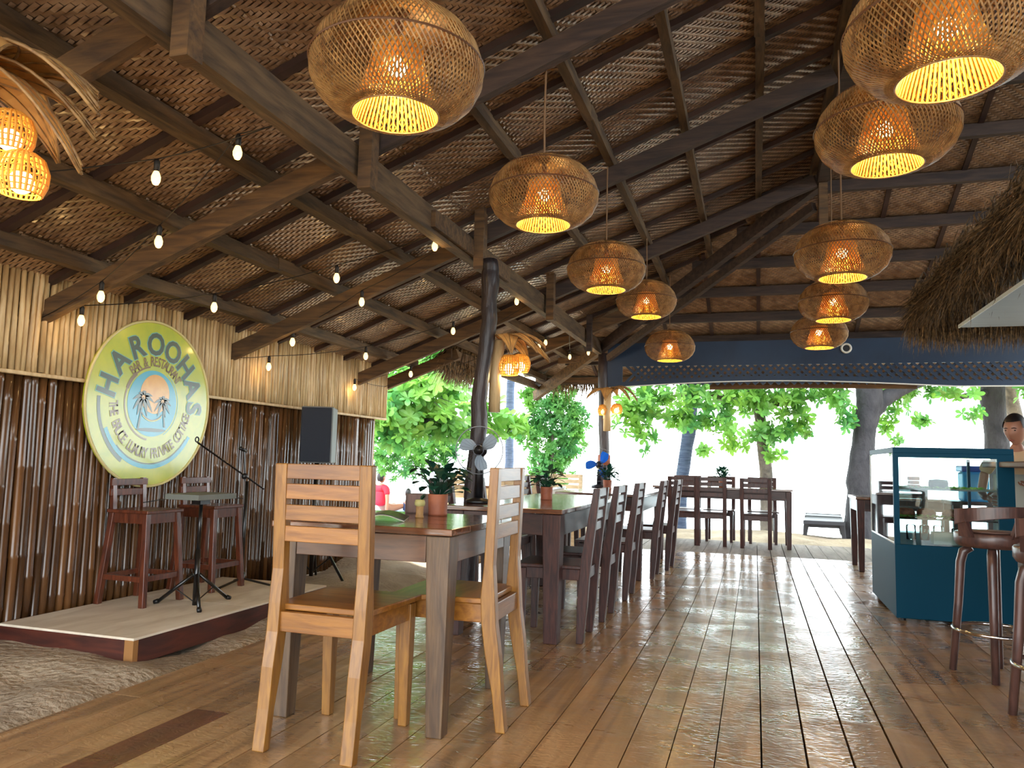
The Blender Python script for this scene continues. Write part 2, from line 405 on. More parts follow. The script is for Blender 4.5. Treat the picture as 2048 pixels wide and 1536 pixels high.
for k, Y_ in enumerate(PY):
    x0 = max(-3.1, .55-(Y_-7)*KH/K) if Y_ > 6.9 else .62
    cel('purlin', MB().beam((x0, Y_, zHM(Y_)-.115), (4.6, Y_, zHM(Y_)-.115), .06, .1), 'beam_dark')
for xi in range(-6, 8):
    X_ = .6+xi*.5555*1.0
    y0 = 3.5 if X_ > .5 else 7+(.55-X_)*K/KH
    if y0 > 10.6: continue
    cel('batten', MB().beam((X_, y0, zHM(y0)-.03), (X_, 11.05, zHM(11.05)-.03), .04, .022), 'batten')
# heavy rafters
for Y_, x0, x1 in ((-1.6, -3.85, .5), (0, -3.85, .5), (2.03, -3.85, .5), (3.3, -3.8, .5), (4.93, -3.82, .5), (6.87, -3.86, .52)):
    xm = -1.9
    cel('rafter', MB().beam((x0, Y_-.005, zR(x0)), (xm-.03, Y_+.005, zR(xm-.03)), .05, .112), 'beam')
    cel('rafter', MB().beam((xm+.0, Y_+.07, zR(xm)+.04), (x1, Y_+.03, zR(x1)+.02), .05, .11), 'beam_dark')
    cel('cleat', MB().bx(-1.84, -1.77, Y_-.05, Y_+.025, 2.33, 2.78), 'beam')
cel('rafter', MB().beam((-3.95, 7.52, zR(-3.95)+.02), (-2.95, 7.52, zR(-2.95)+.02), .06, .11), 'beam')
cel('rafter', MB().beam((-3.05, 8.7, zR(-3.05)), (-1.0, 8.7, zR(-1.0)), .06, .13), 'beam')
cel('cleat', MB().bx(-1.84, -1.78, 8.62, 8.68, 2.3, 2.72), 'beam_dark')
# main purlin beam, ridge, hip, eaves
for a, b_, dz in ((-2.0, 1.2, 0), (1.1, 4.55, .01), (4.4, 9.75, 0)):
    cel('main_beam', MB().beam((-1.9+dz, a, 2.405+dz), (-1.89-dz, b_, 2.405-dz), .07, .16), 'purlin')
cel('splice_board', MB().bx(-1.865, -1.835, 4.2, 5.7, 2.425, 2.53), 'beam')
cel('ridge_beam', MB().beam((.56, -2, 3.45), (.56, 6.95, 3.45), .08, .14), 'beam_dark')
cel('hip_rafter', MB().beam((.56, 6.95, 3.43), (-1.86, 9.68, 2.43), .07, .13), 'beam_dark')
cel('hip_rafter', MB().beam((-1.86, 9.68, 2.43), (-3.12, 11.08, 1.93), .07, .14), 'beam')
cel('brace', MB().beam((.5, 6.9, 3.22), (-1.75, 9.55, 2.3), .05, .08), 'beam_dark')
cel('king_post', MB().bx(.53, .6, 6.86, 6.93, 2.95, 3.6), 'beam')
cel('eave_beam', MB().beam((-3.05, 7.45, 2.08), (-3.05, 11.05, 2.08), .05, .1), 'beam')
cel('eave_beam', MB().beam((-3.1, 11.0, 2.17), (4.6, 11.0, 2.17), .05, .09), 'beam')
cel('log_beam', MB().tube([(-.6, 11.1, 2.13), (.6, 11.1, 2.15), (2.0, 11.1, 2.13)], .05, 10), 'beam')
cel('tie_beam', MB().beam((-2.55, 10.2, 2.36), (-1.86, 9.9, 2.36), .05, .08), 'beam')
# thatch skin over the mats (slabs) and an unseen infill added against sky light leaking in
def slab(pts, t=.06):
    n = len(pts); m_ = MB(); m_.add([p for p in pts]+[(p[0], p[1], p[2]+t) for p in pts], [tuple(range(n))[::-1], tuple(range(n, 2*n))]+[(i, (i+1) % n, (i+1) % n+n, i+n) for i in range(n)])
    return m_
o = .02
cel('thatch_layer', slab([(-4.15, -2.4, zM(-4.15)+o), (-4.15, 7.6, zM(-4.15)+o), (-3.1, 7.6, zM(-3.1)+o), (-3.1, 11.0, zM(-3.1)+o), (-3.0, 11.0, zM(-3)+o), (.58, 7.0, zM(.58)+o), (.58, -2.4, zM(.58)+o)]), 'thatch_dark')
cel('thatch_layer', slab([(-3.1, 11.15, zHM(11.15)+o), (4.7, 11.15, zHM(11.15)+o), (4.7, 3.4, zHM(3.4)+o), (.6, 3.4, zHM(3.4)+o), (.6, 6.95, zHM(6.95)+o), (-3.05, 11.1, zHM(11.1)+o)]), 'thatch_dark')
cel('thatch_layer', slab([(.6, -2.4, 2.9), (4.7, -2.4, 2.9), (4.7, 3.45, zHM(3.45)+.02), (.6, 3.45, zHM(3.45)+.02)]), 'thatch_dark')
gb = MB(); gp = [(-2.4, 3.5), (6.95, 3.5), (6.95, 3.69), (3.45, 4.9), (-2.4, 2.95+.1)]
gp = [(-2.4, 3.5), (6.95, 3.5), (6.95, 3.72), (3.45, 4.95), (-.3, 3.7)]
n = len(gp); gb.add([(.6, a, b_) for a, b_ in gp]+[(.63, a, b_) for a, b_ in gp], [tuple(range(n)), tuple(range(n, 2*n))[::-1]]+[(i, i+n, (i+1) % n+n, (i+1) % n) for i in range(n)])
cel('gable_light_stop', gb, 'beam_dark')
# eave fringes
def straws(n, fn, seed=1, wd=.004):
    r_ = random.Random(seed); m_ = MB()
    for _ in range(n):
        p, d, L_ = fn(r_); p = Vector(p); d = Vector(d).normalized()
        s_ = d.cross(Vector((r_.uniform(-1, 1), r_.uniform(-1, 1), r_.uniform(-1, 1)))).normalized()*wd*r_.uniform(.6, 1.4)
        q = p+d*L_*.55; e = p+d*L_+Vector((0, 0, -.12*L_))+Vector((r_.uniform(-1, 1), r_.uniform(-1, 1), r_.uniform(-1, .3)))*.06*L_
        m_.add([p-s_, p+s_, q-s_, q+s_, e], [(0, 1, 3, 2), (2, 3, 4)])
    return m_
cel('eave_fringe', straws(1500, lambda r_: ((-3.08+r_.uniform(-.04, .06), r_.uniform(7.55, 8.5), 2.2+r_.uniform(-.02, .08)), (r_.uniform(-.9, .1), r_.uniform(-.35, .25), -.7), r_.uniform(.18, .42)), 2, .005), 'straw').__setitem__('kind', 'stuff')
cel('eave_fringe', straws(500, lambda r_: ((r_.uniform(-2.9, -1.95), 11.1+r_.uniform(-.05, .05), 2.2+r_.uniform(-.02, .06)), (r_.uniform(-.3, .3), r_.uniform(0, .5), -.9), r_.uniform(.08, .2)*(1.7 if r_.random() < .2 else 1)), 3, .005), 'straw').__setitem__('kind', 'stuff')

# ------------------------------------------------------------------ bamboo wall
WALL = root('wall_left', 'wall of dark varnished bamboo poles under a pale split bamboo band', kind='structure')
XW = -3.79
def pole_mesh(name, h, r, m, nodes, seed, n=8):
    r_ = random.Random(seed); pts = []; rad = []; z = 0; a, b_ = r_.uniform(-.006, .006), r_.uniform(-.006, .006)
    zs = [0]; z = r_.uniform(.08, nodes)
    while z < h-.03:
        zs += [z-.012, z, z+.012]; z += nodes*r_.uniform(.85, 1.2)
    zs.append(h)
    for i, z in enumerate(zs):
        t = z/h; pts.append((a*math.sin(3*t)+r_.uniform(-.001, .001), b_*math.sin(4*t+1)+r_.uniform(-.001, .001), z))
        k = (i-1) % 3
        rad.append(r*(1.07 if (0 < i < len(zs)-1 and k == 1) else (.97 if 0 < i < len(zs)-1 else 1.0))*(1.04-.08*t))
    return MB().tube(pts, rad, n).mesh(name, m, True)
PD = [pole_mesh('bamboo_pole', 1.45, .0255, 'bamboo_dark', .42, s, 10) for s in range(6)]
y = 1.2; i = 0
while y < 7.27:
    r_ = rs.uniform(.95, 1.08); put('bamboo_pole', PD[rs.randrange(6)], WALL, (XW-.026, y, -.02), (rs.uniform(-.006, .006), 0, rs.uniform(0, 6)), scale=(r_, r_, 1))
    y += .0525*r_
PB = [pole_mesh('bamboo_slat', .62, .0165, 'bamboo_pale', .4, s+20, 8) for s in range(6)]
y = 1.2; k = 0
while y < 7.5:
    r_ = rs.uniform(.9, 1.12)
    put('bamboo_slat', PB[rs.randrange(6)], WALL, (XW+.005, y, 1.445+rs.uniform(-.006, .01)), (rs.uniform(-.01, .01), 0, rs.uniform(0, 6)), scale=(r_, r_, 1))
    y += .0372*r_
MB().bx(XW-.08, XW-.055, 1.0, 7.27, 0, 2.0).build('backing_board', 'backing', WALL)
MB().bx(XW-.055, XW-.012, 7.22, 7.5, 1.44, 1.95).build('backing_board', 'backing', WALL)
MB().bx(XW-.004, XW+.03, 1.2, 7.5, 1.425, 1.447).build('rail', 'bamboo_pale', WALL, bev=.004)
MB().tube([(XW-.03, 7.29, 0), (XW-.03, 7.29, 1.43)], .028, 8).build('end_post', 'bamboo_pale', WALL, smooth=True)

# ------------------------------------------------------------------ unseen wall, added to block side light
WRt = root('wall_right_light_block', 'dark boarded wall added outside the frame to block side light', kind='structure')
for k in range(9): MB().bx(4.62, 4.66, -2.3+k*1.0, -2.3+k*1.0+.99, 0, 3.2).build('wall_board', 'beam_dark', WRt)

# ------------------------------------------------------------------ posts
def crooked(name, label, pts, rad, m='post', cat='post'):
    pp = []; rr = []; r_ = random.Random(len(pts))
    for i in range(len(pts)-1):
        for k in range(4):
            t = k/4; pp.append([pts[i][j]*(1-t)+pts[i+1][j]*t+(r_.uniform(-.006, .006) if j < 2 else 0) for j in range(3)]); rr.append((rad[i]*(1-t)+rad[i+1]*t)*r_.uniform(.94, 1.07))
    pp.append(pts[-1]); rr.append(rad[-1])
    o = MB().tube(pp, rr, 14).build(name, m, smooth=True); return tag(o, label, cat)
crooked('timber_post', 'dark crooked tree-trunk post holding the main beam', [(-1.86, 4.97, -.03), (-1.83, 4.96, .76), (-1.79, 4.95, 1.16), (-1.79, 4.95, 1.5), (-1.735, 4.95, 1.99), (-1.74, 4.95, 2.27), (-1.745, 4.95, 2.4)], [.062, .058, .055, .056, .05, .062, .058])
crooked('timber_post', 'dark upright post at the left end of the haze-blue fascia', [(-1.84, 9.7, -.03), (-1.82, 9.7, 1.2), (-1.85, 9.7, 2.42)], [.07, .062, .06])

# ------------------------------------------------------------------ fascia with lattice
FA = root('wall_front', 'dark arched fascia board with a diagonal lattice band, blue lens haze in its colour', kind='structure')
def arch(x): return 1.985+.075*math.sin(min(1, max(0, (x+1.78)/3.9))*math.pi)
def arch_strip(z0f, z1f, x0, x1, y0, y1, n=24):
    m_ = MB(); vs = []
    for i in range(n+1):
        x = x0+(x1-x0)*i/n
        vs += [(x, y0, z0f(x)), (x, y1, z0f(x)), (x, y1, z1f(x)), (x, y0, z1f(x))]
    f = [(0, 1, 2, 3)]
    for i in range(n):
        a = i*4
        for k in range(4): f.append((a+k, a+4+k, a+4+(k+1) % 4, a+(k+1) % 4))
    f.append((n*4+3, n*4+2, n*4+1, n*4))
    return m_.add(vs, f)
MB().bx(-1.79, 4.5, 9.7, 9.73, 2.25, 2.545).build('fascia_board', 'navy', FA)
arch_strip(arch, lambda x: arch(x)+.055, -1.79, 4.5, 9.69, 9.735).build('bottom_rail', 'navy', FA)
arch_strip(lambda x: arch(x)-.012, arch, -1.79, 4.5, 9.68, 9.70).build('edge_strip', 'white_trim', FA)
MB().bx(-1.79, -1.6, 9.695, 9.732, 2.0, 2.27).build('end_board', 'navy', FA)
k = 0; x = -1.62-.22
while x < 4.45:
    for sgn in (1, -1):
        p = (x if sgn > 0 else x+.26, 9.705+(.008 if sgn > 0 else 0), 2.005); q = (p[0]+sgn*.26, p[1], 2.265)
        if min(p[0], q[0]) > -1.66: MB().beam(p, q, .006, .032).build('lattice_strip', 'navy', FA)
    x += .088
rv = root('round_vent', 'small white ring vent on the haze-blue fascia', 'vent', (1.02, 9.69, 2.43))
MB().ring((0, 0, 0), .05, .014, 24, 'y').build('rim', 'white_trim', rv, smooth=True)
MB().lathe([(.001, 0), (.042, 0)], 20).build('mesh_face', 'black', rv).rotation_euler = (R(90), 0, 0)

# ------------------------------------------------------------------ chairs
def chair(label, s=1.0, mats=('light_wood', 'light_wood_x'), wd=.40, straight=False):
    r_ = root('dining_chair', label, 'chair'); w2 = wd/2-.026; a, b_ = mats
    for sx in (-1, 1):
        x = sx*w2; m_ = MB()
        prof = [(-.155, 0), (-.168, .24), (-.178, .42), (-.19, .55), (-.245, 1.0)] if straight else [(-.232, 0), (-.214, .14), (-.192, .28), (-.174, .4), (-.168, .5), (-.168, .62), (-.182, 1.0)]
        vs = []
        for yy, z in prof:
            d = .058 if .2 < z < .6 else .038
            vs += [(x-.0245, yy-d/2, z*s), (x+.0245, yy-d/2, z*s), (x+.0245, yy+d/2, z*s), (x-.0245, yy+d/2, z*s)]
        f = [(0, 3, 2, 1)]
        for i in range(len(prof)-1):
            for k in range(4): f.append((i*4+k, i*4+(k+1) % 4, i*4+4+(k+1) % 4, i*4+4+k))
        e = (len(prof)-1)*4; f.append((e, e+1, e+2, e+3))
        m_.add(vs, f).build('back_leg', a, r_, bev=.004)
    for sx in (-1, 1):
        MB().leg((sx*(w2-.005), .195, 0), (sx*(w2-.003), .19, .465*s), .036, .05).build('front_leg', a, r_, bev=.003)
    for z0, z1 in ((.945, 1.0), (.872, .928), (.795, .852), (.719, .776)):
        y0 = (-.19-(z0-.55)/.45*.055-.006) if straight else (-.168-(z0-.55)/.45*.014-.006)
        MB().bx(-w2+.02, w2-.02, y0-.009, y0+.011, z0*s, z1*s-.001).build('back_slat', b_, r_, bev=.002)
    m_ = MB()
    m_.add([(-wd/2+.005, -.165, .472*s), (wd/2-.005, -.165, .472*s), (wd/2+.012, .235, .472*s), (-wd/2-.012, .235, .472*s), (-wd/2+.005, -.165, .494*s), (wd/2-.005, -.165, .494*s), (wd/2+.012, .235, .494*s), (-wd/2-.012, .235, .494*s)],
           [(0, 3, 2, 1), (4, 5, 6, 7), (0, 1, 5, 4), (1, 2, 6, 5), (2, 3, 7, 6), (3, 0, 4, 7)])
    m_.build('seat', b_, r_, bev=.004)
    MB().bx(-w2+.02, w2-.02, -.19, -.165, .40*s, .47*s).build('seat_rail', b_, r_, bev=.002)
    MB().bx(-w2+.02, w2-.02, .18, .2, .40*s, .47*s).build('seat_rail', b_, r_, bev=.002)
    for sx in (-1, 1): MB().bx(sx*w2-.01, sx*w2+.01, -.17, .18, .40*s, .47*s).build('side_rail', b_, r_, bev=.002)
    return r_
c1 = chair('honey-coloured slatted chair nearest the camera, its back turned to us'); c1.location = (-1.48, 2.665, 0); c1.rotation_euler = (0, 0, R(-1))
g_ = None
c2 = dup(c1, (-1.165, 3.095, 0), R(91), 'honey-coloured slatted chair at the right side of the nearest square table')
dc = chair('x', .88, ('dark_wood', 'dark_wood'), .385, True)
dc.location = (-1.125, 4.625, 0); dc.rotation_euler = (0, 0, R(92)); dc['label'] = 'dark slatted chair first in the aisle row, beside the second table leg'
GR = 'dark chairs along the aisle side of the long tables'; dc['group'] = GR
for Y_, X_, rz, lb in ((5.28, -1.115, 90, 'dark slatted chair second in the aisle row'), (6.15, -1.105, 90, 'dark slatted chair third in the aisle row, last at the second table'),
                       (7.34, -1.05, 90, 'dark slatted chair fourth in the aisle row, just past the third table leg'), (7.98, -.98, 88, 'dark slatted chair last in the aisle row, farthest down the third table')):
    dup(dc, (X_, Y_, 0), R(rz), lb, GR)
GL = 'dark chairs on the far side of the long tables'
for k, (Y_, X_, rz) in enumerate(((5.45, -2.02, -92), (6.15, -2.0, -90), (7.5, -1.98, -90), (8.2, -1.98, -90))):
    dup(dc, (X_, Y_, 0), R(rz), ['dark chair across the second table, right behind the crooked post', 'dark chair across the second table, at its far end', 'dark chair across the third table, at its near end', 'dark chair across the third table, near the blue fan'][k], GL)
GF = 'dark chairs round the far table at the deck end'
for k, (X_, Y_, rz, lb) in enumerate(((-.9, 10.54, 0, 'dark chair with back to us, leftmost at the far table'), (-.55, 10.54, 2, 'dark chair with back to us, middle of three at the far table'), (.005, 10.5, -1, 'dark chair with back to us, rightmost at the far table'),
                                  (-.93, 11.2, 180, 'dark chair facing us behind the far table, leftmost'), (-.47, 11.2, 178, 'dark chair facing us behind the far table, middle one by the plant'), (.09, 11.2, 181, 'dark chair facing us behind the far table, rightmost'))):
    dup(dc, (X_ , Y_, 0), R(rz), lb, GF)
GB = 'dark chairs behind the display case'
dup(dc, (1.34, 8.35, 0), 0, 'dark chair seen through the glass of the display case', GB)
pc = chair('x', .88, ('pale_wood', 'pale_wood'), .42)
pc.location = (-3.0, 7.6, 0); pc.rotation_euler = (0, 0, R(178)); pc['label'] = 'glare-pale slatted chair beyond the tables, left of the crooked post'; pc['group'] = 'glare-pale chairs beyond the long tables'
dup(pc, (-2.42, 7.85, 0), R(181), 'glare-pale slatted chair beyond the tables, just right of the crooked post', 'glare-pale chairs beyond the long tables')
dup(pc, (-2.25, 9.3, 0), R(180), 'glare-pale slatted chair beyond the tables, left of the blue fan', 'glare-pale chairs beyond the long tables')

# ------------------------------------------------------------------ tables
def table(label, x0, x1, y0, y1, h=.752, legm='table_wood', topn=4, wt=.075, wb=.052, ap=.115):
    cx, cy = (x0+x1)/2, (y0+y1)/2; r_ = root('dining_table', label, 'table', (cx, cy, 0)); a, b_ = (x1-x0)/2, (y1-y0)/2
    wdt = 2*b_/topn
    for k in range(topn):
        MB().bx(-a, a, -b_+k*wdt, -b_+(k+1)*wdt-.0012, h-.026, h).build('top_board', 'table_top', r_, bev=.003)
    ox, oy = a-.012, b_-.012
    for sx in (-1, 1):
        for sy in (-1, 1):
            MB().leg((sx*(ox-wt/2), sy*(oy-wt/2), 0), (sx*(ox-wt/2), sy*(oy-wt/2), h-.03), wb, wt).build('leg', legm, r_, bev=.004)
        MB().bx(sx*(ox-.014)-.011, sx*(ox-.014)+.011, -oy+wt, oy-wt, h-.03-ap, h-.03).build('apron', legm+'_x', r_, bev=.002)
        MB().bx(-ox+wt, ox-wt, sx*(oy-.014)-.011, sx*(oy-.014)+.011, h-.03-ap, h-.03).build('apron', legm+'_x', r_, bev=.002)
    return r_
table('square brown wooden table in front, with the open menu on it', -1.862, -1.082, 2.73, 3.52, .768, wt=.098, wb=.064, ap=.1)
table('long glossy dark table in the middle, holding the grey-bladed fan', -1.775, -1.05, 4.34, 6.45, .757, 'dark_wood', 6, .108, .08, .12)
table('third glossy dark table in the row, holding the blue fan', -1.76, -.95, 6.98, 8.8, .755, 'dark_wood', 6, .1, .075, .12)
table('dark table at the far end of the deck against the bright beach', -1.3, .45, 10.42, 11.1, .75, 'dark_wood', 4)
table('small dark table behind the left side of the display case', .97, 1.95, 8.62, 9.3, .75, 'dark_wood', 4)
table('glare-pale table beyond the crooked post with glare-pale chairs', -3.3, -2.1, 8.05, 8.85, .75, 'pale_wood', 4)

# ------------------------------------------------------------------ stage, stools, stands
st = root('stage_platform', 'low plywood stage on a dark red frame by the bamboo wall', 'stage', (0, 0, 0))
MB().bx(-3.775, -2.9, 3.16, 4.08, .108, .12).build('deck_panel', 'ply', st, bev=.001)
MB().bx(-3.775, -2.9, 4.083, 4.95, .108, .12).build('deck_panel', 'ply', st, bev=.001)
MB().bx(-3.775, -2.96, 3.165, 3.195, -.01, .107).build('side_board', 'stage_red', st)
MB().bx(-3.775, -2.96, 4.92, 4.945, -.01, .107).build('side_board', 'stage_red', st)
MB().bx(-2.935, -2.905, 3.2, 4.945, -.01, .107).build('side_board', 'stage_red', st)
MB().bx(-2.957, -2.903, 3.163, 3.196, -.015, .107).build('corner_block', 'stage_end', st)
def stage_stool(label, cx, cy):
    r_ = root('bar_stool', label, 'stool', (cx, cy, .12), 0, 'tall wooden stools on the stage')
    # seat faces +X, backrest on the wall side
    H_ = .555
    tops = {(-1, -1): (-.125, -.125), (-1, 1): (-.125, .125), (1, -1): (.125, -.125), (1, 1): (.125, .125)}
    for (sx, sy), (tx, ty) in tops.items():
        MB().leg((sx*.165, sy*.155, 0), (tx, ty, H_-.015), .034, .034).build('leg', 'stool_wood', r_, bev=.003)
    MB().bx(-.15, .155, -.152, .152, H_-.015, H_+.005).build('seat', 'stool_wood', r_, bev=.004)
    for s_ in (-1, 1):
        MB().bx(-.11, .11, s_*.125-.009, s_*.125+.009, H_-.075, H_-.016).build('seat_rail', 'stool_wood', r_)
        MB().bx(s_*.125-.009, s_*.125+.009, -.11, .11, H_-.075, H_-.016).build('seat_rail', 'stool_wood', r_)
        MB().bx(-.14, .14, s_*.147-.009, s_*.147+.009, .145, .175).build('stretcher', 'stool_wood', r_)
        MB().bx(s_*.152-.009, s_*.152+.009, -.13, .13, .145, .175).build('stretcher', 'stool_wood', r_)
        MB().leg((-.13, s_*.12, H_), (-.145, s_*.12, H_+.19), .024, .022, .03, .028).build('back_post', 'stool_wood', r_)
    for z in (H_+.145, H_+.085): MB().bx(-.15, -.13, -.145, .145, z, z+.04).build('back_slat', 'stool_wood', r_, bev=.002)
    return r_
stage_stool('tall dark wooden stool on the stage, left one under the round sign', -3.585, 3.93)
stage_stool('tall dark wooden stool on the stage, right one behind the music stand', -3.575, 4.52)
ms = root('music_stand', 'black tripod stand with a flat grey tray on the stage', 'stand', (-3.22, 3.98, .12))
MB().tube([(0, 0, .0), (0, 0, .33)], .016, 10).build('lower_pole', 'black_metal', ms, smooth=True)
MB().tube([(0, 0, .33), (0, 0, .6)], .011, 10).build('upper_pole', 'black_metal', ms, smooth=True)
MB().bx(-.03, .03, -.045, .045, .6, .63).build('bracket', 'black_metal', ms)
t_ = MB().bx(-.12, .12, -.175, .175, .632, .665).build('tray', 'grey', ms, bev=.003)
for a in (75, 195, 315):
    c_, s_ = math.cos(R(a)), math.sin(R(a))
    lg = MB().tube([(.02*c_, .02*s_, .18), (.23*c_, .23*s_, .012)], .011, 8).build('leg', 'black_metal', ms, smooth=True)
    MB().tube([(.225*c_, .225*s_, .018), (.25*c_, .25*s_, .008)], .014, 8).build('rubber_foot', 'black', lg, smooth=True)
    MB().tube([(.01*c_, .01*s_, .02), (.12*c_, .12*s_, .09)], .004, 5).build('brace', 'black_metal', ms)
mic = root('microphone_stand', 'thin black boom microphone stand at the right of the stage', 'stand', (-3.42, 4.69, .12))
MB().tube([(0, 0, .03), (0, 0, .72)], .012, 8).build('pole', 'black_metal', mic, smooth=True)
MB().tube([(0, 0, .02), (0, 0, .09)], .022, 10).build('tripod_hub', 'black_metal', mic, smooth=True)
for a in (20, 140, 260): MB().tube([(0, 0, .05), (.2*math.cos(R(a)), .2*math.sin(R(a)), .006)], .008, 6).build('leg', 'black_metal', mic)
MB().tube([(0, .2, .66), (0, -.53, .975)], .0065, 8).build('boom', 'black_metal', mic)
MB().ball((0, -.03, .755), .022).build('clutch', 'black', mic, smooth=True)
MB().ring((0, -.54, .995), .016, .0045, 12, 'x').build('clip', 'black', mic)
MB().tube([(0, -.02, .72), (0, -.05, .93)], .006, 6).build('arm', 'black_metal', mic)
MB().tube([(0, -.03, .93), (0, -.1, .95)], .013, 8).build('microphone', 'black', mic, smooth=True)
MB().tube([(-.01, -.02, .6), (-.14, -.4, .63), (-.15, -.8, .6)], .003, 5).build('cable', 'cable', mic)
sp = root('loudspeaker', 'black loudspeaker with a grey side, raised before the bamboo wall', 'speaker', (-3.55, 5.8, .97))
sp.rotation_euler = (0, 0, R(24))
m_ = MB(); m_.add([(-.12, -.17, 0), (.14, -.17, 0), (.14, .17, 0), (-.12, .17, 0), (-.12, -.17, .47), (.14, -.17, .47), (.14, .17, .47), (-.12, .17, .47)], [(0, 3, 2, 1), (4, 5, 6, 7), (0, 1, 5, 4), (1, 2, 6, 5), (2, 3, 7, 6), (3, 0, 4, 7)])
m_.build('cabinet', 'speaker_grey', sp, bev=.01)
MB().bx(-.115, .13, -.186, -.1705, .01, .46).build('grille', 'speaker_black', sp, bev=.006)
ss = root('speaker_stand', 'black tripod stand under the loudspeaker', 'stand', (-3.55, 5.8, 0))
MB().tube([(0, 0, .03), (0, 0, .97)], .018, 10).build('pole', 'black_metal', ss, smooth=True)
for a in (-20, 110, 220):
    c_, s_ = math.cos(R(a)), math.sin(R(a)); q = .42 if a == -20 else .2
    MB().tube([(0, 0, .45), (q*c_, q*s_, .012)], .012, 8).build('leg', 'black_metal', ss)
    MB().tube([(0, 0, .06), (q*.55*c_, q*.55*s_, .2)], .006, 6).build('brace', 'black_metal', ss)

# ------------------------------------------------------------------ round sign
SG = root('round_sign', 'round yellow-green painted sign reading HAROOHAS BAR & RESTAURANT on the bamboo wall', 'sign', (XW+.045, 4.1, 1.342))
RS = .535
def disc(rx, ry, x, cy=0, cz=0, n=64, m='sign_y', name='disc', t=None):
    m_ = MB(); vs = [(x, cy+rx*math.cos(2*math.pi*i/n), cz+ry*math.sin(2*math.pi*i/n)) for i in range(n)]
    if t: vs2 = [(x-t, b_, c_) for a, b_, c_ in vs]; m_.add(vs+vs2, [tuple(range(n)), tuple(range(n, 2*n))[::-1]]+[(i, i+n, (i+1) % n+n, (i+1) % n) for i in range(n)])
    else: m_.add(vs, [tuple(range(n))])
    return m_.build(name, m, SG)
disc(RS, RS, 0, m='sign_y', name='board', t=.02)
MB().ring((0, 0, 0), RS, .009, 72, 'x', 6).build('rim', 'sign_rim', SG, smooth=True)
def ringseg(r0, r1, a0, a1, x, m, name='painted_arc', n=40, cy=0, cz=0):
    m_ = MB(); vs = []
    for i in range(n+1):
        a = R(a0+(a1-a0)*i/n); tp = 1
        vs += [(x, cy+r0*math.cos(a), cz+r0*math.sin(a)), (x, cy+r1*math.cos(a), cz+r1*math.sin(a))]
    m_.add(vs, [(2*i, 2*i+1, 2*i+3, 2*i+2) for i in range(n)]); return m_.build(name, m, SG)
disc(.215, .215, .0012, m='sign_b', name='painted_sky')
disc(.128, .128, .0024, .015, .062, m='sign_o', name='painted_sun')
ringseg(.232, .243, 100, 262, .0012, 'sign_br')
ringseg(.225, .231, -60, 60, .0012, 'sign_lb')
ringseg(.225, .25, 130, 160, .0013, 'sign_br')
ringseg(.425, .45, 178, 238, .0012, 'sign_g')
ringseg(.395, .423, 205, 330, .0012, 'sign_b')
ringseg(.386, .394, 225, 325, .0013, 'sign_g')
_gl = {}
def glyph(ch, off=.012):
    if (ch, off) in _gl: return _gl[(ch, off)]
    cu = bpy.data.curves.new('g', 'FONT'); cu.body = ch; cu.align_x = 'CENTER'; cu.offset = off*.6; cu.resolution_u = 3
    ob = bpy.data.objects.new('g', cu); COL.objects.link(ob)
    dg = bpy.context.evaluated_depsgraph_get(); me = bpy.data.meshes.new_from_object(ob.evaluated_get(dg))
    v = [tuple(p.co) for p in me.vertices]; f = [tuple(p.vertices) for p in me.polygons]
    bpy.data.objects.remove(ob); bpy.data.meshes.remove(me); _gl[(ch, off)] = (v, f); return v, f
def arc_text(chars, angs, r, h, x, m, off=.012, inward=False, sx=1.0, name='lettering'):
    m_ = MB()
    for ch, a in zip(chars, angs):
        if ch == ' ': continue
        v, f = glyph(ch, off); k = h/.7; t = R(a)
        ur, ut = (math.cos(t), math.sin(t)), (math.sin(t), -math.cos(t))     # radial out, clockwise tangent
        if inward: ur = (-ur[0], -ur[1]); ut = (-ut[0], -ut[1])
        base = r if not inward else r
        vs = []
        for px, py, pz in v:
            a_ = px*k*sx; b_ = py*k-h/2
            vs.append((x, r*math.cos(t)+ut[0]*a_+ur[0]*b_, r*math.sin(t)+ut[1]*a_+ur[1]*b_))
        m_.add(vs, f)
    return m_.build(name, m, SG)
A1 = [167, 141, 116, 91, 67, 44, 21, -1]
arc_text('HAROOHAS', A1, .39, .14, .0018, 'sign_lb', .09, sx=.95, name='letter_outline')
arc_text('HAROOHAS', A1, .39, .138, .003, 'sign_g', .05, sx=.95)
t2 = 'BAR & RESTAURANT'; arc_text(t2, [134-k*(134-38)/(len(t2)-1) for k in range(len(t2))], .276, .062, .0022, 'sign_br', .03, sx=.68)
t3 = 'THE BRUCE LUXURY PRIVATE COTTAGE'; arc_text(t3, [184+k*(349-184)/(len(t3)-1) for k in range(len(t3))], .322, .066, .0022, 'sign_br', .03, True, sx=.68)
def painted_palm(cy, cz, s, trunk):
    m_ = MB(); x = .0036
    m_.add([(x, cy+trunk*.03-.008*s, cz-.19*s), (x, cy+trunk*.03+.008*s, cz-.19*s), (x, cy+.004*s, cz), (x, cy-.004*s, cz)], [(0, 1, 2, 3)])
    for a, L_ in ((160, .09), (120, .085), (85, .09), (40, .095), (15, .09), (-25, .085), (-60, .075), (200, .08), (235, .075)):
        pr = None
        for k in range(7):
            t = k/6; ang_ = R(a); px = cy+math.cos(ang_)*L_*s*t; pz = cz+math.sin(ang_)*L_*s*t-.05*s*t*t
            wv = .014*s*math.sin(math.pi*(.12+.83*t)); nx, nz = -math.sin(ang_)*wv, math.cos(ang_)*wv
            cur = ((x, px-nx, pz-nz), (x, px+nx, pz+nz))
            if pr and k > 1: m_.add([pr[0], pr[1], cur[1], cur[0]], [(0, 1, 2, 3)])
            pr = cur
    m_.build('painted_palm', 'sign_g', SG)
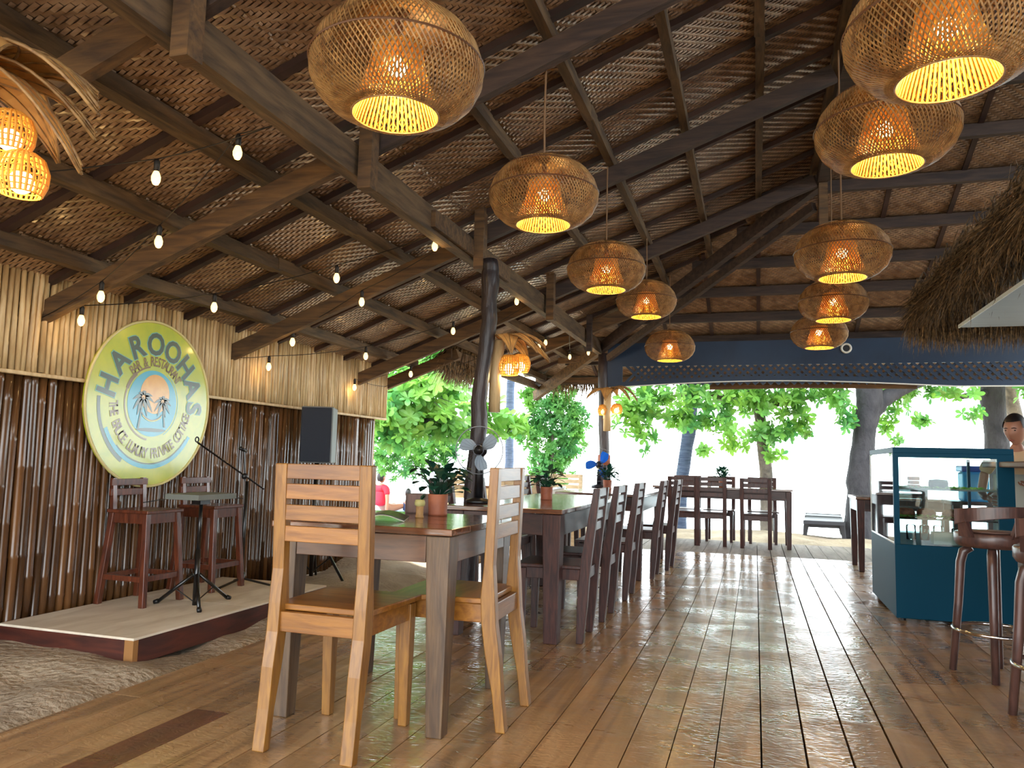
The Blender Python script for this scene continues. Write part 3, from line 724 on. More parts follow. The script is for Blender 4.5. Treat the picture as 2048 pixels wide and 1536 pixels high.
painted_palm(-.085, .035, 1.05, -1); painted_palm(.085, .02, .9, 1)
ringseg(.11, .117, 215, 320, .0036, 'sign_br', 'painted_hammock', cz=.005); ringseg(.117, .123, 225, 312, .0036, 'sign_pale', 'painted_hammock', cz=.005)
disc(.13, .012, .0034, -.0, -.172, m='sign_g', name='painted_ground')

# ------------------------------------------------------------------ pendant lamps
def lamp_meshes(D=.52, N=100):
    R0 = D/2
    prof = [(.03, .172), (.09, .163), (.155, .138), (.205, .102), (.24, .055), (.258, .0), (.254, -.045), (.232, -.09), (.195, -.125), (.155, -.146), (.128, -.15)]
    # resample
    P_ = []
    for i in range(len(prof)-1):
        for k in range(2): t = k/2; P_.append((prof[i][0]*(1-t)+prof[i+1][0]*t, prof[i][1]*(1-t)+prof[i+1][1]*t))
    P_.append(prof[-1]); n = len(P_)
    arc = [0]
    for i in range(1, n): arc.append(arc[-1]+math.dist(P_[i], P_[i-1])/max(.05, P_[i][0]))
    T_ = arc[-1]
    def strand(m_, a0, sgn, tw, pp, dr, th, kk=3):
        pts = []
        for i, (r, z) in enumerate(pp):
            a = a0+sgn*tw*i/(len(pp)-1); pts.append((r*math.cos(a)+dr*math.cos(a), r*math.sin(a)+dr*math.sin(a), z))
        m_.tube(pts, th, kk, False)
    sh = MB()
    for k in range(N):
        a0 = 2*math.pi*k/N
        strand(sh, a0, 1, 1.15, P_, .0014, .0024); strand(sh, a0+.01, -1, 1.15, P_, -.0014, .0024)
    inner = [(.128, -.15), (.118, -.12), (.104, -.085), (.09, -.05), (.078, -.01), (.07, .03), (.066, .06)]
    inn = MB()
    for k in range(54): strand(inn, 2*math.pi*k/54, 1, .0, inner, 0, .0044, 4)
    lat = MB()
    for k in range(40):
        strand(lat, 2*math.pi*k/40, 1, .9, inner, .007, .0018); strand(lat, 2*math.pi*k/40, -1, .9, inner, .008, .0018)
    hp = MB()
    hp.ring((0, 0, 0), .2605, .0035, 48); hp2 = MB().ring((0, 0, .115), .192, .003, 40)
    rim = MB(); rim.ring((0, 0, -.152), .129, .0032, 48); rim2 = MB().ring((0, 0, .06), .067, .004, 30)
    top = MB().lathe([(.001, .185), (.02, .183), (.032, .172), (.03, .165)], 16)
    bulb = MB().ball((0, 0, -.005), .03, 16, 10)
    sock = MB().tube([(0, 0, .03), (0, 0, .17)], .012, 8)
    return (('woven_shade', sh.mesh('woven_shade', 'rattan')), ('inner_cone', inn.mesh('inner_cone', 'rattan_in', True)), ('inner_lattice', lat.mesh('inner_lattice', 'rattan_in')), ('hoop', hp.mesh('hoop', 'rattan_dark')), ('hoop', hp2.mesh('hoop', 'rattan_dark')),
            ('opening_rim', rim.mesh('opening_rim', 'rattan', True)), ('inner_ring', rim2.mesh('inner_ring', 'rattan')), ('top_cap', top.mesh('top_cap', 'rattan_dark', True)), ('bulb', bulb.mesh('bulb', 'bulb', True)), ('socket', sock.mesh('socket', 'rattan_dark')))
LM = lamp_meshes()
pl = bpy.data.lights.new('pendant_glow', 'POINT'); pl.energy = 5; pl.color = LAMP; pl.shadow_soft_size = .035
def pendant(x, y, z, label, group, s=1.0):
    r_ = root('pendant_lamp', label, 'lamp', (x, y, z), 0, group); r_.scale = (s, s, s); r_.rotation_euler = (0, 0, x*7+y)
    for nm, me in LM: put(nm, me, r_)
    l_ = bpy.data.objects.new('lamp_light', pl); COL.objects.link(l_); l_.parent = r_; l_.location = (0, 0, -.115)
    top = min(zP(x), zHM(y)-.12) if x < .55 else zHM(max(y, 3.5))-.12
    if x > .42 and y < 7: top = 3.47
    MB().tube([(0, 0, .18), (.004, 0, (top-z)*.5/s), (0, 0, (top-z)/s)], .005, 6).build('cord', 'cord', r_)
    return r_
GA = 'rattan pendant lamps in the left row'; GC = 'rattan pendant lamps in the right row'
for (x, y, z, s, lb) in ((-1.02, 2.01, 2.2, 1, 'largest rattan pendant in the left row, at the top of the photo'), (-.945, 3.42, 2.285, .99, 'second rattan pendant of the left row, left of the roof post'),
                         (-.93, 4.95, 2.31, .99, 'third rattan pendant of the left row'), (-.9, 6.69, 2.455, 1, 'fourth rattan pendant of the left row, close behind the third'), (-.85, 8.17, 2.265, 1, 'farthest rattan pendant of the left row, in front of the haze-blue fascia')):
    pendant(x, y, z, lb, GA, s)
for (x, y, z, s, lb) in ((.5, 2.24, 2.225, 1, 'rattan pendant cut off by the top right corner'), (.49, 3.17, 2.345, 1, 'second rattan pendant of the right row, left of the straw roof'),
                         (.48, 4.68, 2.26, 1, 'third rattan pendant of the right row, under the hip end'), (.585, 6.4, 2.325, .99, 'fourth rattan pendant of the right row, partly behind the third'), (.585, 7.8, 2.315, .99, 'farthest rattan pendant of the right row, lowest of the stack')):
    pendant(x, y, z, lb, GC, s)
pendant(-.95, .2, 2.25, 'rattan pendant of the left row behind the camera', GA); pendant(.5, .3, 2.3, 'rattan pendant of the right row behind the camera', GC)

# ------------------------------------------------------------------ string lights
SL = root('string_lights', 'black string of warm bulbs zigzagging under the left slope', 'string lights', (0, 0, 0))
BP = [(-2.45, 2.61, 2.21), (-2.12, 2.71, 2.33), (-2.8, 3.03, 2.07), (-3.34, 3.23, 1.86), (-3.59, 3.35, 1.76), (-3.16, 3.91, 1.93), (-2.54, 4.28, 2.17), (-1.96, 4.49, 2.4), (-2.65, 4.82, 2.13), (-3.29, 4.96, 1.88), (-3.66, 5.21, 1.73), (-3.22, 5.97, 1.91), (-2.55, 6.31, 2.17), (-1.96, 6.29, 2.41), (-3.3, 7.07, 1.88), (-3.71, 6.68, 1.71), (-2.66, 7.82, 2.12), (-2.24, 8.04, 2.28), (-2.16, 8.02, 2.32), (-2.16, 9.17, 2.32), (-1.96, 9.32, 2.39)]
def up_(i, d=.075): return (BP[i][0], BP[i][1], BP[i][2]+d)
path = [(-3.7, 1.5, 1.85), up_(0), (-1.95, 2.72, 2.43), up_(1), up_(2), up_(3), (-3.78, 3.27, 1.76), up_(4), up_(5), up_(6), up_(7), (-1.94, 4.62, 2.44), up_(8), up_(9), (-3.78, 4.95, 1.76), up_(10), up_(11), up_(12), up_(13), (-1.94, 6.6, 2.44), up_(14), (-3.79, 6.85, 1.76), up_(15), (-3.75, 7.4, 1.78), up_(16), up_(17), (-1.94, 8.2, 2.42), up_(19), up_(20), (-1.9, 9.6, 2.46)]
cp = []
for a, b_ in zip(path, path[1:]):
    sag = .02*math.dist(a, b_)
    for k in range(5): t = k/5; cp.append((a[0]*(1-t)+b_[0]*t, a[1]*(1-t)+b_[1]*t, a[2]*(1-t)+b_[2]*t-4*sag*t*(1-t)))
cp.append(path[-1])
MB().tube(cp, .0028, 4).build('cable', 'cable', SL)
bme = MB().lathe([(.0005, -.042), (.011, -.038), (.019, -.022), (.02, -.006), (.014, .012), (.009, .022)], 12).mesh('bulb', 'string_bulb', True)
sme = MB().tube([(0, 0, .02), (0, 0, .062), (0, 0, .075)], [.0115, .013, .006], 8).mesh('socket', 'cable', True)
slt = bpy.data.lights.new('string_bulb_glow', 'POINT'); slt.energy = .55; slt.color = (1, .6, .22); slt.shadow_soft_size = .02
for i, p in enumerate(BP):
    b_ = put('bulb', bme, SL, p); put('socket', sme, b_, (0, 0, 0))
    l_ = bpy.data.objects.new('bulb_light', slt); COL.objects.link(l_); l_.parent = SL; l_.location = (p[0], p[1], p[2]-.055)

# ------------------------------------------------------------------ palm shaped lamps
def frond(az, L_, droop, wdt, rise=.12, z0=0, kk=9):
    """curved leaf: surface, edge tubes, veins"""
    c_, s_ = math.cos(az), math.sin(az); mid = []; ed1 = []; ed2 = []; m_ = MB()
    for k in range(kk+1):
        t = k/kk; r = L_*(.06+.94*t); z = z0+rise*math.sin(t*2.3)-droop*t*t
        wv = 1.5*wdt*math.sin(math.pi*min(1, .08+.92*t)**.85)*(1-.35*t)+.004
        mid.append((c_*r, s_*r, z+.012)); ed1.append((c_*r-s_*wv, s_*r+c_*wv, z-.012*t)); ed2.append((c_*r+s_*wv, s_*r-c_*wv, z-.012*t))
    for k in range(kk):
        m_.add([ed1[k], mid[k], mid[k+1], ed1[k+1]], [(0, 1, 2, 3)]); m_.add([mid[k], ed2[k], ed2[k+1], mid[k+1]], [(0, 1, 2, 3)])
    e = MB(); th = L_*.014
    e.tube(ed1, th, 5); e.tube(ed2, th, 5); e.tube(mid, th, 5)
    h = lambda a, b_: [tuple((a[k][j]*.5+b_[k][j]*.5) for j in range(3)) for k in range(kk+1)]
    e.tube(h(ed1, mid), th*.6, 4); e.tube(h(ed2, mid), th*.6, 4)
    return m_, e
def coconut(r):
    m_ = MB(); prof = [(r*.45, r*.95), (r*.8, r*.7), (r, r*.15), (r*.96, -r*.35), (r*.78, -r*.82)]
    for k in range(26):
        a = 2*math.pi*k/26; m_.tube([(q*math.cos(a), q*math.sin(a), z) for q, z in prof], r*.06, 4, False)
    for k in range(9):
        t = k/8*(len(prof)-1); i = min(len(prof)-2, int(t)); u = t-i
        m_.ring((0, 0, prof[i][1]*(1-u)+prof[i+1][1]*u), prof[i][0]*(1-u)+prof[i+1][0]*u, r*.035, 20, 'z', 4)
    return m_
M['frond'] = mat('frond', (206, 160, 96), .6, c2=(176, 128, 72), scale=12, trans=.2)
pgl = bpy.data.lights.new('coconut_glow', 'POINT'); pgl.energy = 1.3; pgl.color = LAMP; pgl.shadow_soft_size = .03
def palm_lamp(label, loc, s, fr, nuts, tube_to, tube_xy=(0, 0)):
    r_ = root('palm_lamp', label, 'lamp', loc, 0)
    tx, ty = tube_xy
    if tube_to: MB().tube([(tx, ty, tube_to), (tx, ty, tube_to*.5), (tx*.6, ty*.6, .0)], .052*s, 12).build('bamboo_stem', 'bamboo_pale', r_, smooth=True)
    for az, L_, dr, rise in fr:
        a, b_ = frond(R(az), L_*s, dr*s, .075*s, rise*s)
        f_ = a.build('frond', 'frond', r_, smooth=True); b_.build('frond_edge', 'rattan', f_, smooth=True)
    for (x, y, z, r) in nuts:
        n_ = coconut(r*s).build('coconut_shade', 'rattan_in', r_, (x*s, y*s, z*s), smooth=True)
        MB().ball((0, 0, -r*s*.3), r*s*.5, 12, 8).build('bulb', 'bulb_soft', n_, smooth=True)
        MB().tube([(0, 0, r*s*.9), (-x*s, -y*s, -z*s)], .004*s, 5).build('stalk', 'cord', n_)
        l_ = bpy.data.objects.new('nut_light', pgl); COL.objects.link(l_); l_.parent = r_; l_.location = (x*s, y*s, (z-r*1.15)*s)
    return r_
palm_lamp('rattan palm-tree lamp with glowing coconuts at the top left corner', (-2.23, 1.6, 2.14), 1.0,
          [(42, .35, .075, .1), (14, .42, .2, .1), (28, .37, .2, .05), (20, .36, .31, .03), (-60, .4, .25, .08), (150, .4, .2, .08), (220, .38, .22, .08), (90, .34, .2, .08), (-25, .3, .12, .1)],
          [(.125, .06, -.18, .066), (.15, .09, -.3, .07), (-.1, .05, -.22, .06)], -1.6, (-.12, .0))
palm_lamp('rattan palm-tree lamp with two coconut shades on the crooked post', (-1.66, 5.06, 1.86), .8,
          [(10, .36, .12, .08), (35, .42, .2, .06), (-25, .38, .18, .08), (60, .3, .2, .06), (-60, .3, .2, .08)],
          [(.04, .03, -.22, .095), (.13, .07, -.2, .085)], -.5, (-.06, .0))
palm_lamp('rattan palm-tree lamp with two small coconut shades on the far post', (-1.74, 9.5, 1.92), .9,
          [(170, .32, .14, .07), (5, .4, .22, .12), (-20, .34, .2, .1), (60, .2, .1, .08), (-90, .22, .2, .08)],
          [(-.05, -.05, -.27, .08), (.12, .0, -.25, .075)], -.5, (.0, -.05))
tag(MB().tube([(-1.82, 9.7, 1.0), (-1.82, 9.7, 1.13)], [.082, .078], 12).build('rope_band', 'clay', smooth=True), 'orange-brown band round the far post above the blue fan', 'band')

# ------------------------------------------------------------------ fans
def fan(label, loc, h, r, bm, az, rz_blade=0, body='black'):
    r_ = root('desk_fan', label, 'fan', loc, az)
    MB().lathe([(.001, .0), (.085, .0), (.085, .02), (.03, .035), (.02, .04)], 20).build('base', body, r_, smooth=True)
    MB().tube([(0, 0, .03), (0, 0, h-.09), (0, 0, h-.05)], [.03, .026, .022], 10).build('column', body, r_, smooth=True)
    MB().tube([(0, .1, h), (0, .02, h), (0, -.015, h)], [.03, .045, .04], 14).build('motor', body, r_, smooth=True)
    MB().lathe([(.001, -.02), (.026, -.014), (.03, .0)], 14).build('hub', body, r_, (0, -.055, h), smooth=True).rotation_euler = (R(-90), 0, 0)
    for k in range(3):
        a0 = R(rz_blade+k*120); m_ = MB(); vs = []
        for i in range(8):
            t = i/7; rr = .02+(r*.86-.02)*t; wv = 1.15*math.sin(math.pi*(.2+.62*t))*(1-.25*t)
            for j in range(4):
                u = j/3-.5; a = a0+u*wv+.25*t; vs.append((rr*math.cos(a), -.04-u*.035*(1-.3*t), h+rr*math.sin(a)))
        m_.add(vs, [(i*4+j, i*4+j+1, i*4+j+5, i*4+j+4) for i in range(7) for j in range(3)])
        m_.build('blade', bm, r_, smooth=True)
    cg = MB()
    for k in range(30):
        a = 2*math.pi*k/30; c_, s_ = math.cos(a), math.sin(a)
        cg.tube([(.03*c_, -.085, h+.03*s_), (r*.7*c_, -.08, h+r*.7*s_), (r*c_, -.04, h+r*s_), (r*.7*c_, .0, h+r*.7*s_), (.04*c_, .012, h+.04*s_)], .0005, 3, False)
    cg.build('wire_guard', 'fan_wire', r_); MB().ring((0, -.04, h), r, .0035, 40, 'y').build('guard_rim', 'black_metal', r_); MB().ring((0, -.083, h), r*.22, .002, 24, 'y').build('guard_ring', 'fan_wire', r_)
    return r_
fan('black desk fan with grey blades standing on the second table by the post', (-1.675, 4.67, .756), .335, .15, 'fan_grey', R(12), 28)
fan('desk fan with bright blue blades standing on the third table', (-1.655, 8.55, .756), .25, .18, 'blue', R(12), 50, 'fan_wire')

# ------------------------------------------------------------------ potted plants, menu
def leafv(L_, wv, p, d, upv, curl=.25, ob=False):
    """broad leaf: 3-row mesh"""
    p = Vector(p); d = Vector(d).normalized(); upv = Vector(upv); s_ = d.cross(upv)
    if s_.length < .05: s_ = d.cross(Vector((1, .3, 0)))
    s_.normalize(); u = s_.cross(d)
    rows = [(0, .1), (.3, .55), (.62, 1), (.88, .8), (1, .12)] if ob else [(0, .12), (.3, .85), (.62, 1), (.86, .55), (1, .04)]; v = []
    for t, k in rows:
        c_ = p+d*L_*t-u*L_*curl*t*t
        v += [tuple(c_-s_*wv*k+u*wv*.18*k), tuple(c_), tuple(c_+s_*wv*k+u*wv*.18*k)]
    f = []
    for i in range(4):
        a = i*3; f += [(a, a+1, a+4, a+3), (a+1, a+2, a+5, a+4)]
    return v, f
def potted(label, loc, s, seed, nl=26, lw=.42, L0=.055, sp=.6, grp='potted plants on the tables'):
    r_ = root('potted_plant', label, 'plant', loc, 0, grp); q = random.Random(seed)
    MB().lathe([(.001, 0), (.034*s, 0), (.036*s, .008*s), (.034*s, .012*s), (.037*s, .075*s), (.0375*s, .078*s), (.032*s, .078*s), (.031*s, .066*s)], 24).build('pot', 'clay', r_, smooth=True)
    MB().lathe([(.001, .07*s), (.031*s, .068*s)], 16).build('soil', 'soil', r_)
    for k in range(nl):
        az = q.uniform(0, 6.28); el = q.uniform(-.2, 1.3); hh = q.uniform(.012, .1)*s
        b_ = (.012*s*math.cos(az), .012*s*math.sin(az), .075*s); e = (math.cos(az)*.05*s*sp*math.cos(el)*1.6, math.sin(az)*.05*s*sp*math.cos(el)*1.6, .075*s+hh)
        st_ = MB().tube([b_, e], .0012*s, 4); L_ = L0*s*q.uniform(.6, 1.1)
        v, f = leafv(L_, L_*lw, e, (math.cos(az)*math.cos(el), math.sin(az)*math.cos(el), math.sin(el)*.8), (0, 0, 1), q.uniform(.1, .5)); st_.add(v, f)
        st_.build('leaf', 'leaf_dark', r_)
    return r_
potted('trailing green plant in a terracotta pot on the nearest table', (-1.41, 3.37, .768), 1.27, 4, 70, .42, .052, .95)
potted('leafy plant in a terracotta pot in the middle of the second table', (-1.43, 5.42, .755), 1.2, 9, 66, .4, .055, .8)
potted('spiky green plant in a pot on the third table beside the blue fan', (-1.48, 8.1, .755), 1.25, 15, 60, .26, .07, .75)
potted('small bushy plant on the far table against the beach', (-.42, 10.75, .75), 1.35, 21, 60, .4, .06, .7)
mn = root('open_menu', 'open dark-covered menu lying on the nearest table', 'menu', (-1.575, 2.99, .769), R(20))
def flap(sg, nm, m, dz, w_=.17, l_=.12):
    m_ = MB(); vs = []
    for i in range(9):
        t = i/8; x = sg*t*w_; z = dz+.03*math.sin(t*math.pi)*(1-t*.4)*(1 if dz > .001 or True else 1)
        vs += [(x, -l_, z), (x, l_, z), (x, l_, z+.0025), (x, -l_, z+.0025)]
    m_.add(vs, [(0, 1, 2, 3)]+[(a*4+k, a*4+(k+1) % 4, a*4+4+(k+1) % 4, a*4+4+k) for a in range(8) for k in range(4)]+[(35, 34, 33, 32)])
    return m_.build(nm, m, mn, smooth=False)
flap(1, 'cover_flap', 'cover', .004); flap(-1, 'cover_flap', 'cover', .004)
flap(1, 'page_stack', 'page', .0005, .168, .118); flap(-1, 'page_stack', 'page', .0005, .168, .118)
hd = root('menu_holder', 'brown wooden menu box standing on the nearest table behind the menu', 'holder', (-1.51, 3.468, .768), R(3))
MB().bx(-.085, .085, -.05, -.042, 0, .092).build('front_panel', 'holder', hd); MB().bx(-.085, .085, .042, .05, 0, .092).build('back_panel', 'holder', hd)
for s_ in (-1, 1): MB().bx(s_*.085-.004, s_*.085+.004, -.05, .05, 0, .092).build('side_panel', 'holder', hd)
MB().bx(-.085, .085, -.05, .05, 0, .006).build('bottom_panel', 'holder', hd)
vs_ = root('carved_vase', 'small carved wooden goblet-shaped vase left of the nearest terracotta pot', 'vase', (-1.425, 3.2, .768))
MB().lathe([(.001, 0), (.019, 0), (.019, .004), (.0165, .012), (.0175, .05)], 18).build('cup', 'vase', vs_, smooth=True)
MB().lathe([(.0175, .05), (.0235, .055), (.024, .068), (.02, .078), (.014, .08), (.001, .076)], 18).build('collar', 'vase_top', vs_, smooth=True)
tw = MB(); q = random.Random(3)
for k in range(7):
    v, f = leafv(.035, .009, (.006, 0, .076), (q.uniform(0, 1.2), q.uniform(-.5, .5), q.uniform(.3, 1.3)), (0, 0, 1)); tw.add(v, f)
tw.build('sprig', 'leaf_dark', vs_)

# ------------------------------------------------------------------ display case
X0, X1, Y0, Y1 = .92, 1.66, 6.0, 7.15
dc_ = root('display_case', 'dark glass cake display case on the deck, teal lens haze in its colour', 'display case', ((X0+X1)/2, (Y0+Y1)/2, 0))
a, b_ = (X1-X0)/2, (Y1-Y0)/2
MB().bx(-a, a, -b_, b_, .02, .52).build('cabinet_base', 'teal', dc_, bev=.004)
for sx in (-1, 1):
    for sy in (-1, 1): MB().tube([(sx*(a-.05), sy*(b_-.05), 0), (sx*(a-.05), sy*(b_-.05), .025)], .018, 8).build('foot', 'black', dc_)
MB().bx(-a, a, -b_, b_, 1.15, 1.19).build('top_panel', 'teal', dc_, bev=.003)
MB().bx(-a, -a+.035, -b_, -b_+.03, .52, 1.15).build('corner_post', 'teal', dc_)
MB().bx(a-.1, a, -b_, -b_+.03, .52, 1.15).build('side_column', 'teal', dc_)
MB().bx(-a, -a+.02, b_-.02, b_, .52, 1.15).build('corner_post', 'white_trim', dc_)
MB().bx(a-.02, a, b_-.02, b_, .52, 1.15).build('corner_post', 'teal', dc_)
MB().bx(-a+.035, a-.1, -b_, -b_+.02, 1.12, 1.15).build('top_rail', 'teal', dc_)
MB().bx(-a+.036, a-.1, -b_+.004, -b_+.008, .52, 1.12).build('glass_pane', 'glass', dc_)
MB().bx(-a+.003, -a+.007, -b_+.03, b_-.02, .52, 1.15).build('glass_pane', 'glass', dc_)
MB().bx(-a+.02, a-.02, b_-.012, b_-.008, .52, 1.15).build('glass_pane', 'glass', dc_)
MB().bx(-a+.001, -a+.012, -b_+.03, b_-.02, .515, .528).build('sill_strip', 'chrome', dc_)
for z in (.905, .7): MB().bx(-a+.03, a-.03, -b_+.03, b_-.1, z-.009, z).build('glass_shelf', 'grey' if z > .8 else 'glass', dc_)
MB().bx(-.05, a-.11, -b_+.12, -b_+.16, 1.115, 1.135).build('light_tube', 'led', dc_)
def item(name, label, cat, mb_, m, loc, grp=None, **k):
    o = mb_.build(name, m, None, loc, **k); return tag(o, label, cat, grp)
cx, cy = (X0+X1)/2, (Y0+Y1)/2
item('orange_cake', 'tall orange layered cake on the upper shelf of the display case', 'cake', MB().bx(-.035, .035, -.04, .04, 0, .025).bx(-.032, .032, -.04, .04, .027, .052).bx(-.034, .034, -.04, .04, .054, .08), 'cake_o', (1.075, 6.16, .906), bev=.004)
item('chocolate_cake', 'round dark chocolate cake on the upper shelf of the display case', 'cake', MB().lathe([(.001, 0), (.062, 0), (.064, .04), (.058, .062), (.001, .066)], 24), 'cake_d', (1.24, 6.2, .906), smooth=True)
def greens(n, x0, x1, y0, y1, z, seed):
    q = random.Random(seed); m_ = MB()
    for _ in range(n):
        p = (q.uniform(x0, x1), q.uniform(y0, y1), z+.002); az = q.uniform(0, 6.28)
        v, f = leafv(.035, .01, p, (math.cos(az), math.sin(az), q.uniform(.1, 1)), (0, 0, 1)); m_.add(v, f)
    return m_
tag(greens(160, .96, 1.5, 6.08, 6.18, .906, 1).build('leaf_garnish', 'leaf'), 'green leaf garnish along the upper shelf of the display case', 'garnish', kind='stuff')
tag(greens(120, .96, 1.3, 6.08, 6.2, .702, 2).build('leaf_garnish', 'leaf_fine'), 'green leaf garnish along the lower shelf of the display case', 'garnish', kind='stuff')
for k, (x, y, n_) in enumerate(((1.03, 6.24, 'leftmost'), (1.17, 6.26, 'middle'), (1.33, 6.24, 'rightmost'))):
    item('brown_cake', 'round crumbly brown cake on the lower shelf of the display case, %s of three' % n_, 'cake', MB().lathe([(.001, 0), (.06, 0), (.065, .03), (.05, .055), (.001, .062)], 20), 'cake_b', (x, y, .702), 'brown cakes on the lower shelf', smooth=True)
for k, (x, h) in enumerate(((1.1, .1), (1.19, .1), (1.28, .1), (1.4, .085))):
    item('glass_jar', 'clear glass jar on the floor of the display case, %s from the left' % ['first', 'second', 'third', 'fourth'][k], 'jar', MB().lathe([(.001, 0), (.033, 0), (.034, h), (.028, h+.008), (.001, h+.01)], 16), 'glass', (x, 6.45, .522), 'glass jars at the bottom of the case', smooth=True)
item('carton', 'long grey carton at the bottom front of the display case', 'box', MB().bx(-.16, .16, -.05, .05, 0, .085), 'carton', (1.34, 6.14, .522), bev=.003)
wb = root('water_container', 'clear blue water container standing behind the display case', 'container', (1.78, 7.55, .78))
MB().bx(-.1, .1, -.1, .1, 0, .25).build('tank', 'water', wb, bev=.02); MB().bx(-.11, .11, -.11, .11, .25, .3).build('lid', 'blue', wb, bev=.01)
bt = root('back_table', 'slim dark table behind the display case holding the water container', 'table', (1.78, 7.6, 0))
MB().bx(-.2, .2, -.2, .2, .75, .78).build('table_top', 'dark_wood', bt)
for sx in (-1, 1):
    for sy in (-1, 1): MB().leg((sx*.17, sy*.17, 0), (sx*.17, sy*.17, .75), .04, .04).build('leg', 'dark_wood', bt)

# ------------------------------------------------------------------ bar counter and stools
bc = root('bar_counter', 'brown wooden bar counter at the right edge', 'counter', (2.15, 4.2, 0))
MB().bx(-.58, .35, -1.9, 2.22, 1.065, 1.103).build('counter_top', 'counter', bc, bev=.008)
MB().bx(-.1, -.02, -1.85, -1.77, 0, 1.065).build('post', 'beam', bc); MB().bx(.2, .28, 2.0, 2.08, 0, 1.065).build('post', 'beam', bc)
MB().bx(.0, .04, -1.85, 1.2, 0, 1.065).build('front_panel', 'counter', bc)
def bar_stool(label, cx, cy, rz):
    r_ = root('bar_stool', label, 'stool', (cx, cy, 0), rz, 'round-backed bar stools at the counter'); H_ = .70
    MB().lathe([(.001, H_-.055), (.14, H_-.055), (.165, H_-.05), (.178, H_-.03), (.178, H_+.012), (.172, H_+.02), (.001, H_+.022)], 36).build('seat', 'barstool_wood', r_, smooth=True)
    MB().lathe([(.001, H_+.0225), (.14, H_+.0225), (.16, H_+.0255), (.001, H_+.029)], 32).build('seat_pad', 'counter', r_, smooth=True)
    for k in range(4):
        a = R(45+90*k); c_, s_ = math.cos(a), math.sin(a)
        MB().tube([(.1*c_, .1*s_, H_-.06), (.135*c_, .135*s_, H_-.085), (.15*c_, .15*s_, H_-.14), (.165*c_, .165*s_, .35), (.2*c_, .2*s_, 0)], [.022, .024, .023, .021, .018], 8).build('leg', 'barstool_wood', r_, smooth=True)
    MB().ring((0, 0, .225), .195, .009, 40, 'z', 8).build('foot_ring', 'chrome', r_, smooth=True)
    # curved back rail around the -X side
    m_ = MB(); vs = []; n = 44
    for i in range(n+1):
        t = i/n; a = R(180-96+192*t); k = math.sin(math.pi*t); zz = H_+.1+.035*k
        hh = .026+.012*abs(2*t-1)
        for rr, z in ((.182, zz-hh), (.204, zz-hh), (.204, zz+hh), (.182, zz+hh)): vs.append((rr*math.cos(a), rr*math.sin(a), z))
    m_.add(vs, [(0, 1, 2, 3)]+[(i*4+k, i*4+(k+1) % 4, i*4+4+(k+1) % 4, i*4+4+k) for i in range(n) for k in range(4)]+[(n*4+3, n*4+2, n*4+1, n*4)])
    m_.build('back_rail', 'barstool_wood', r_, bev=.003)
    for sg in (-1, 1):
        MB().leg((-.02, sg*.172, H_), (-.02, sg*.192, H_+.09), .09, .05, .02, .02).build('arm_support', 'barstool_wood', r_)
    MB().leg((-.165, 0, H_), (-.192, 0, H_+.12), .02, .018, .1, .05).build('back_support', 'barstool_wood', r_)
    return r_
bar_stool('curved-back wooden bar stool in front of the display case', 1.17, 4.62, R(118))
bar_stool('curved-back wooden bar stool cut off by the right edge', 1.235, 3.87, R(118))
bar_stool('curved-back wooden bar stool farther along the counter, outside the frame', 1.3, 3.0, R(140))

# ------------------------------------------------------------------ straw bar roof
BR = root('thatched_bar_roof', 'shaggy straw-thatched roof over the bar', 'roof', (1.2, 5, 2.3))
def br(name, mb_, m, **k):
    o = mb_.build(name, m, BR, (-1.2, -5, -2.3), **k); return o
ex, yn, yf = 1.34, 1.8, 6.95
br('thatch_core', MB().hexa([(ex, yn, 2.36), (3.9, yn, 3.0), (3.9, yf, 3.0), (ex, yf, 2.36), (ex+.02, yn, 2.46), (3.9, yn, 3.3), (3.9, yf, 3.3), (ex+.02, yf, 2.46)]), 'thatch_dark')
def s1(r_):
    u = r_.random(); return ((ex+u*.35+r_.uniform(-.03, .06), r_.uniform(yn, yf+.1), 2.42+u*.14+r_.uniform(-.06, .04)), (-.75+r_.uniform(-.2, .3), r_.uniform(-.12, .35), -.5+r_.uniform(-.4, .3)), r_.uniform(.12, .34))
o = br('straw_eave', straws(11000, s1, 11, .0055), 'straw'); o['kind'] = 'stuff'
def s2(r_):
    u = r_.random(); return ((ex-.1+r_.uniform(0, 2.4)**1.0, yf+r_.uniform(-.08, .1), 2.34+u*.08), (r_.uniform(-.35, .25), r_.uniform(-.1, .5), -1), r_.uniform(.14, .36))
o = br('straw_eave', straws(6500, s2, 12, .0055), 'straw'); o['kind'] = 'stuff'
def s3(r_):
    u = r_.random(); return ((ex-.02+r_.uniform(-.1, .3), r_.uniform(yn, yf), 2.33+r_.uniform(-.04, .05)+.2*u), (-.15+r_.uniform(-.5, .6), r_.uniform(-.4, .4), -1), r_.uniform(.1, .26))
o = br('straw_underside', straws(7000, s3, 13, .004), 'straw'); o['kind'] = 'stuff'
br('soffit_panel', MB().bx(1.46, 3.6, 2.6, 6.44, 2.1, 2.112), 'ply_grey')
br('soffit_edge', MB().bx(1.452, 1.46, 2.6, 6.44, 2.096, 2.12), 'white_trim')
br('hanger', MB().bx(1.55, 1.6, 6.3, 6.35, 2.11, 2.5), 'beam_dark'); br('hanger', MB().bx(1.55, 1.6, 3.6, 3.65, 2.11, 2.5), 'beam_dark')

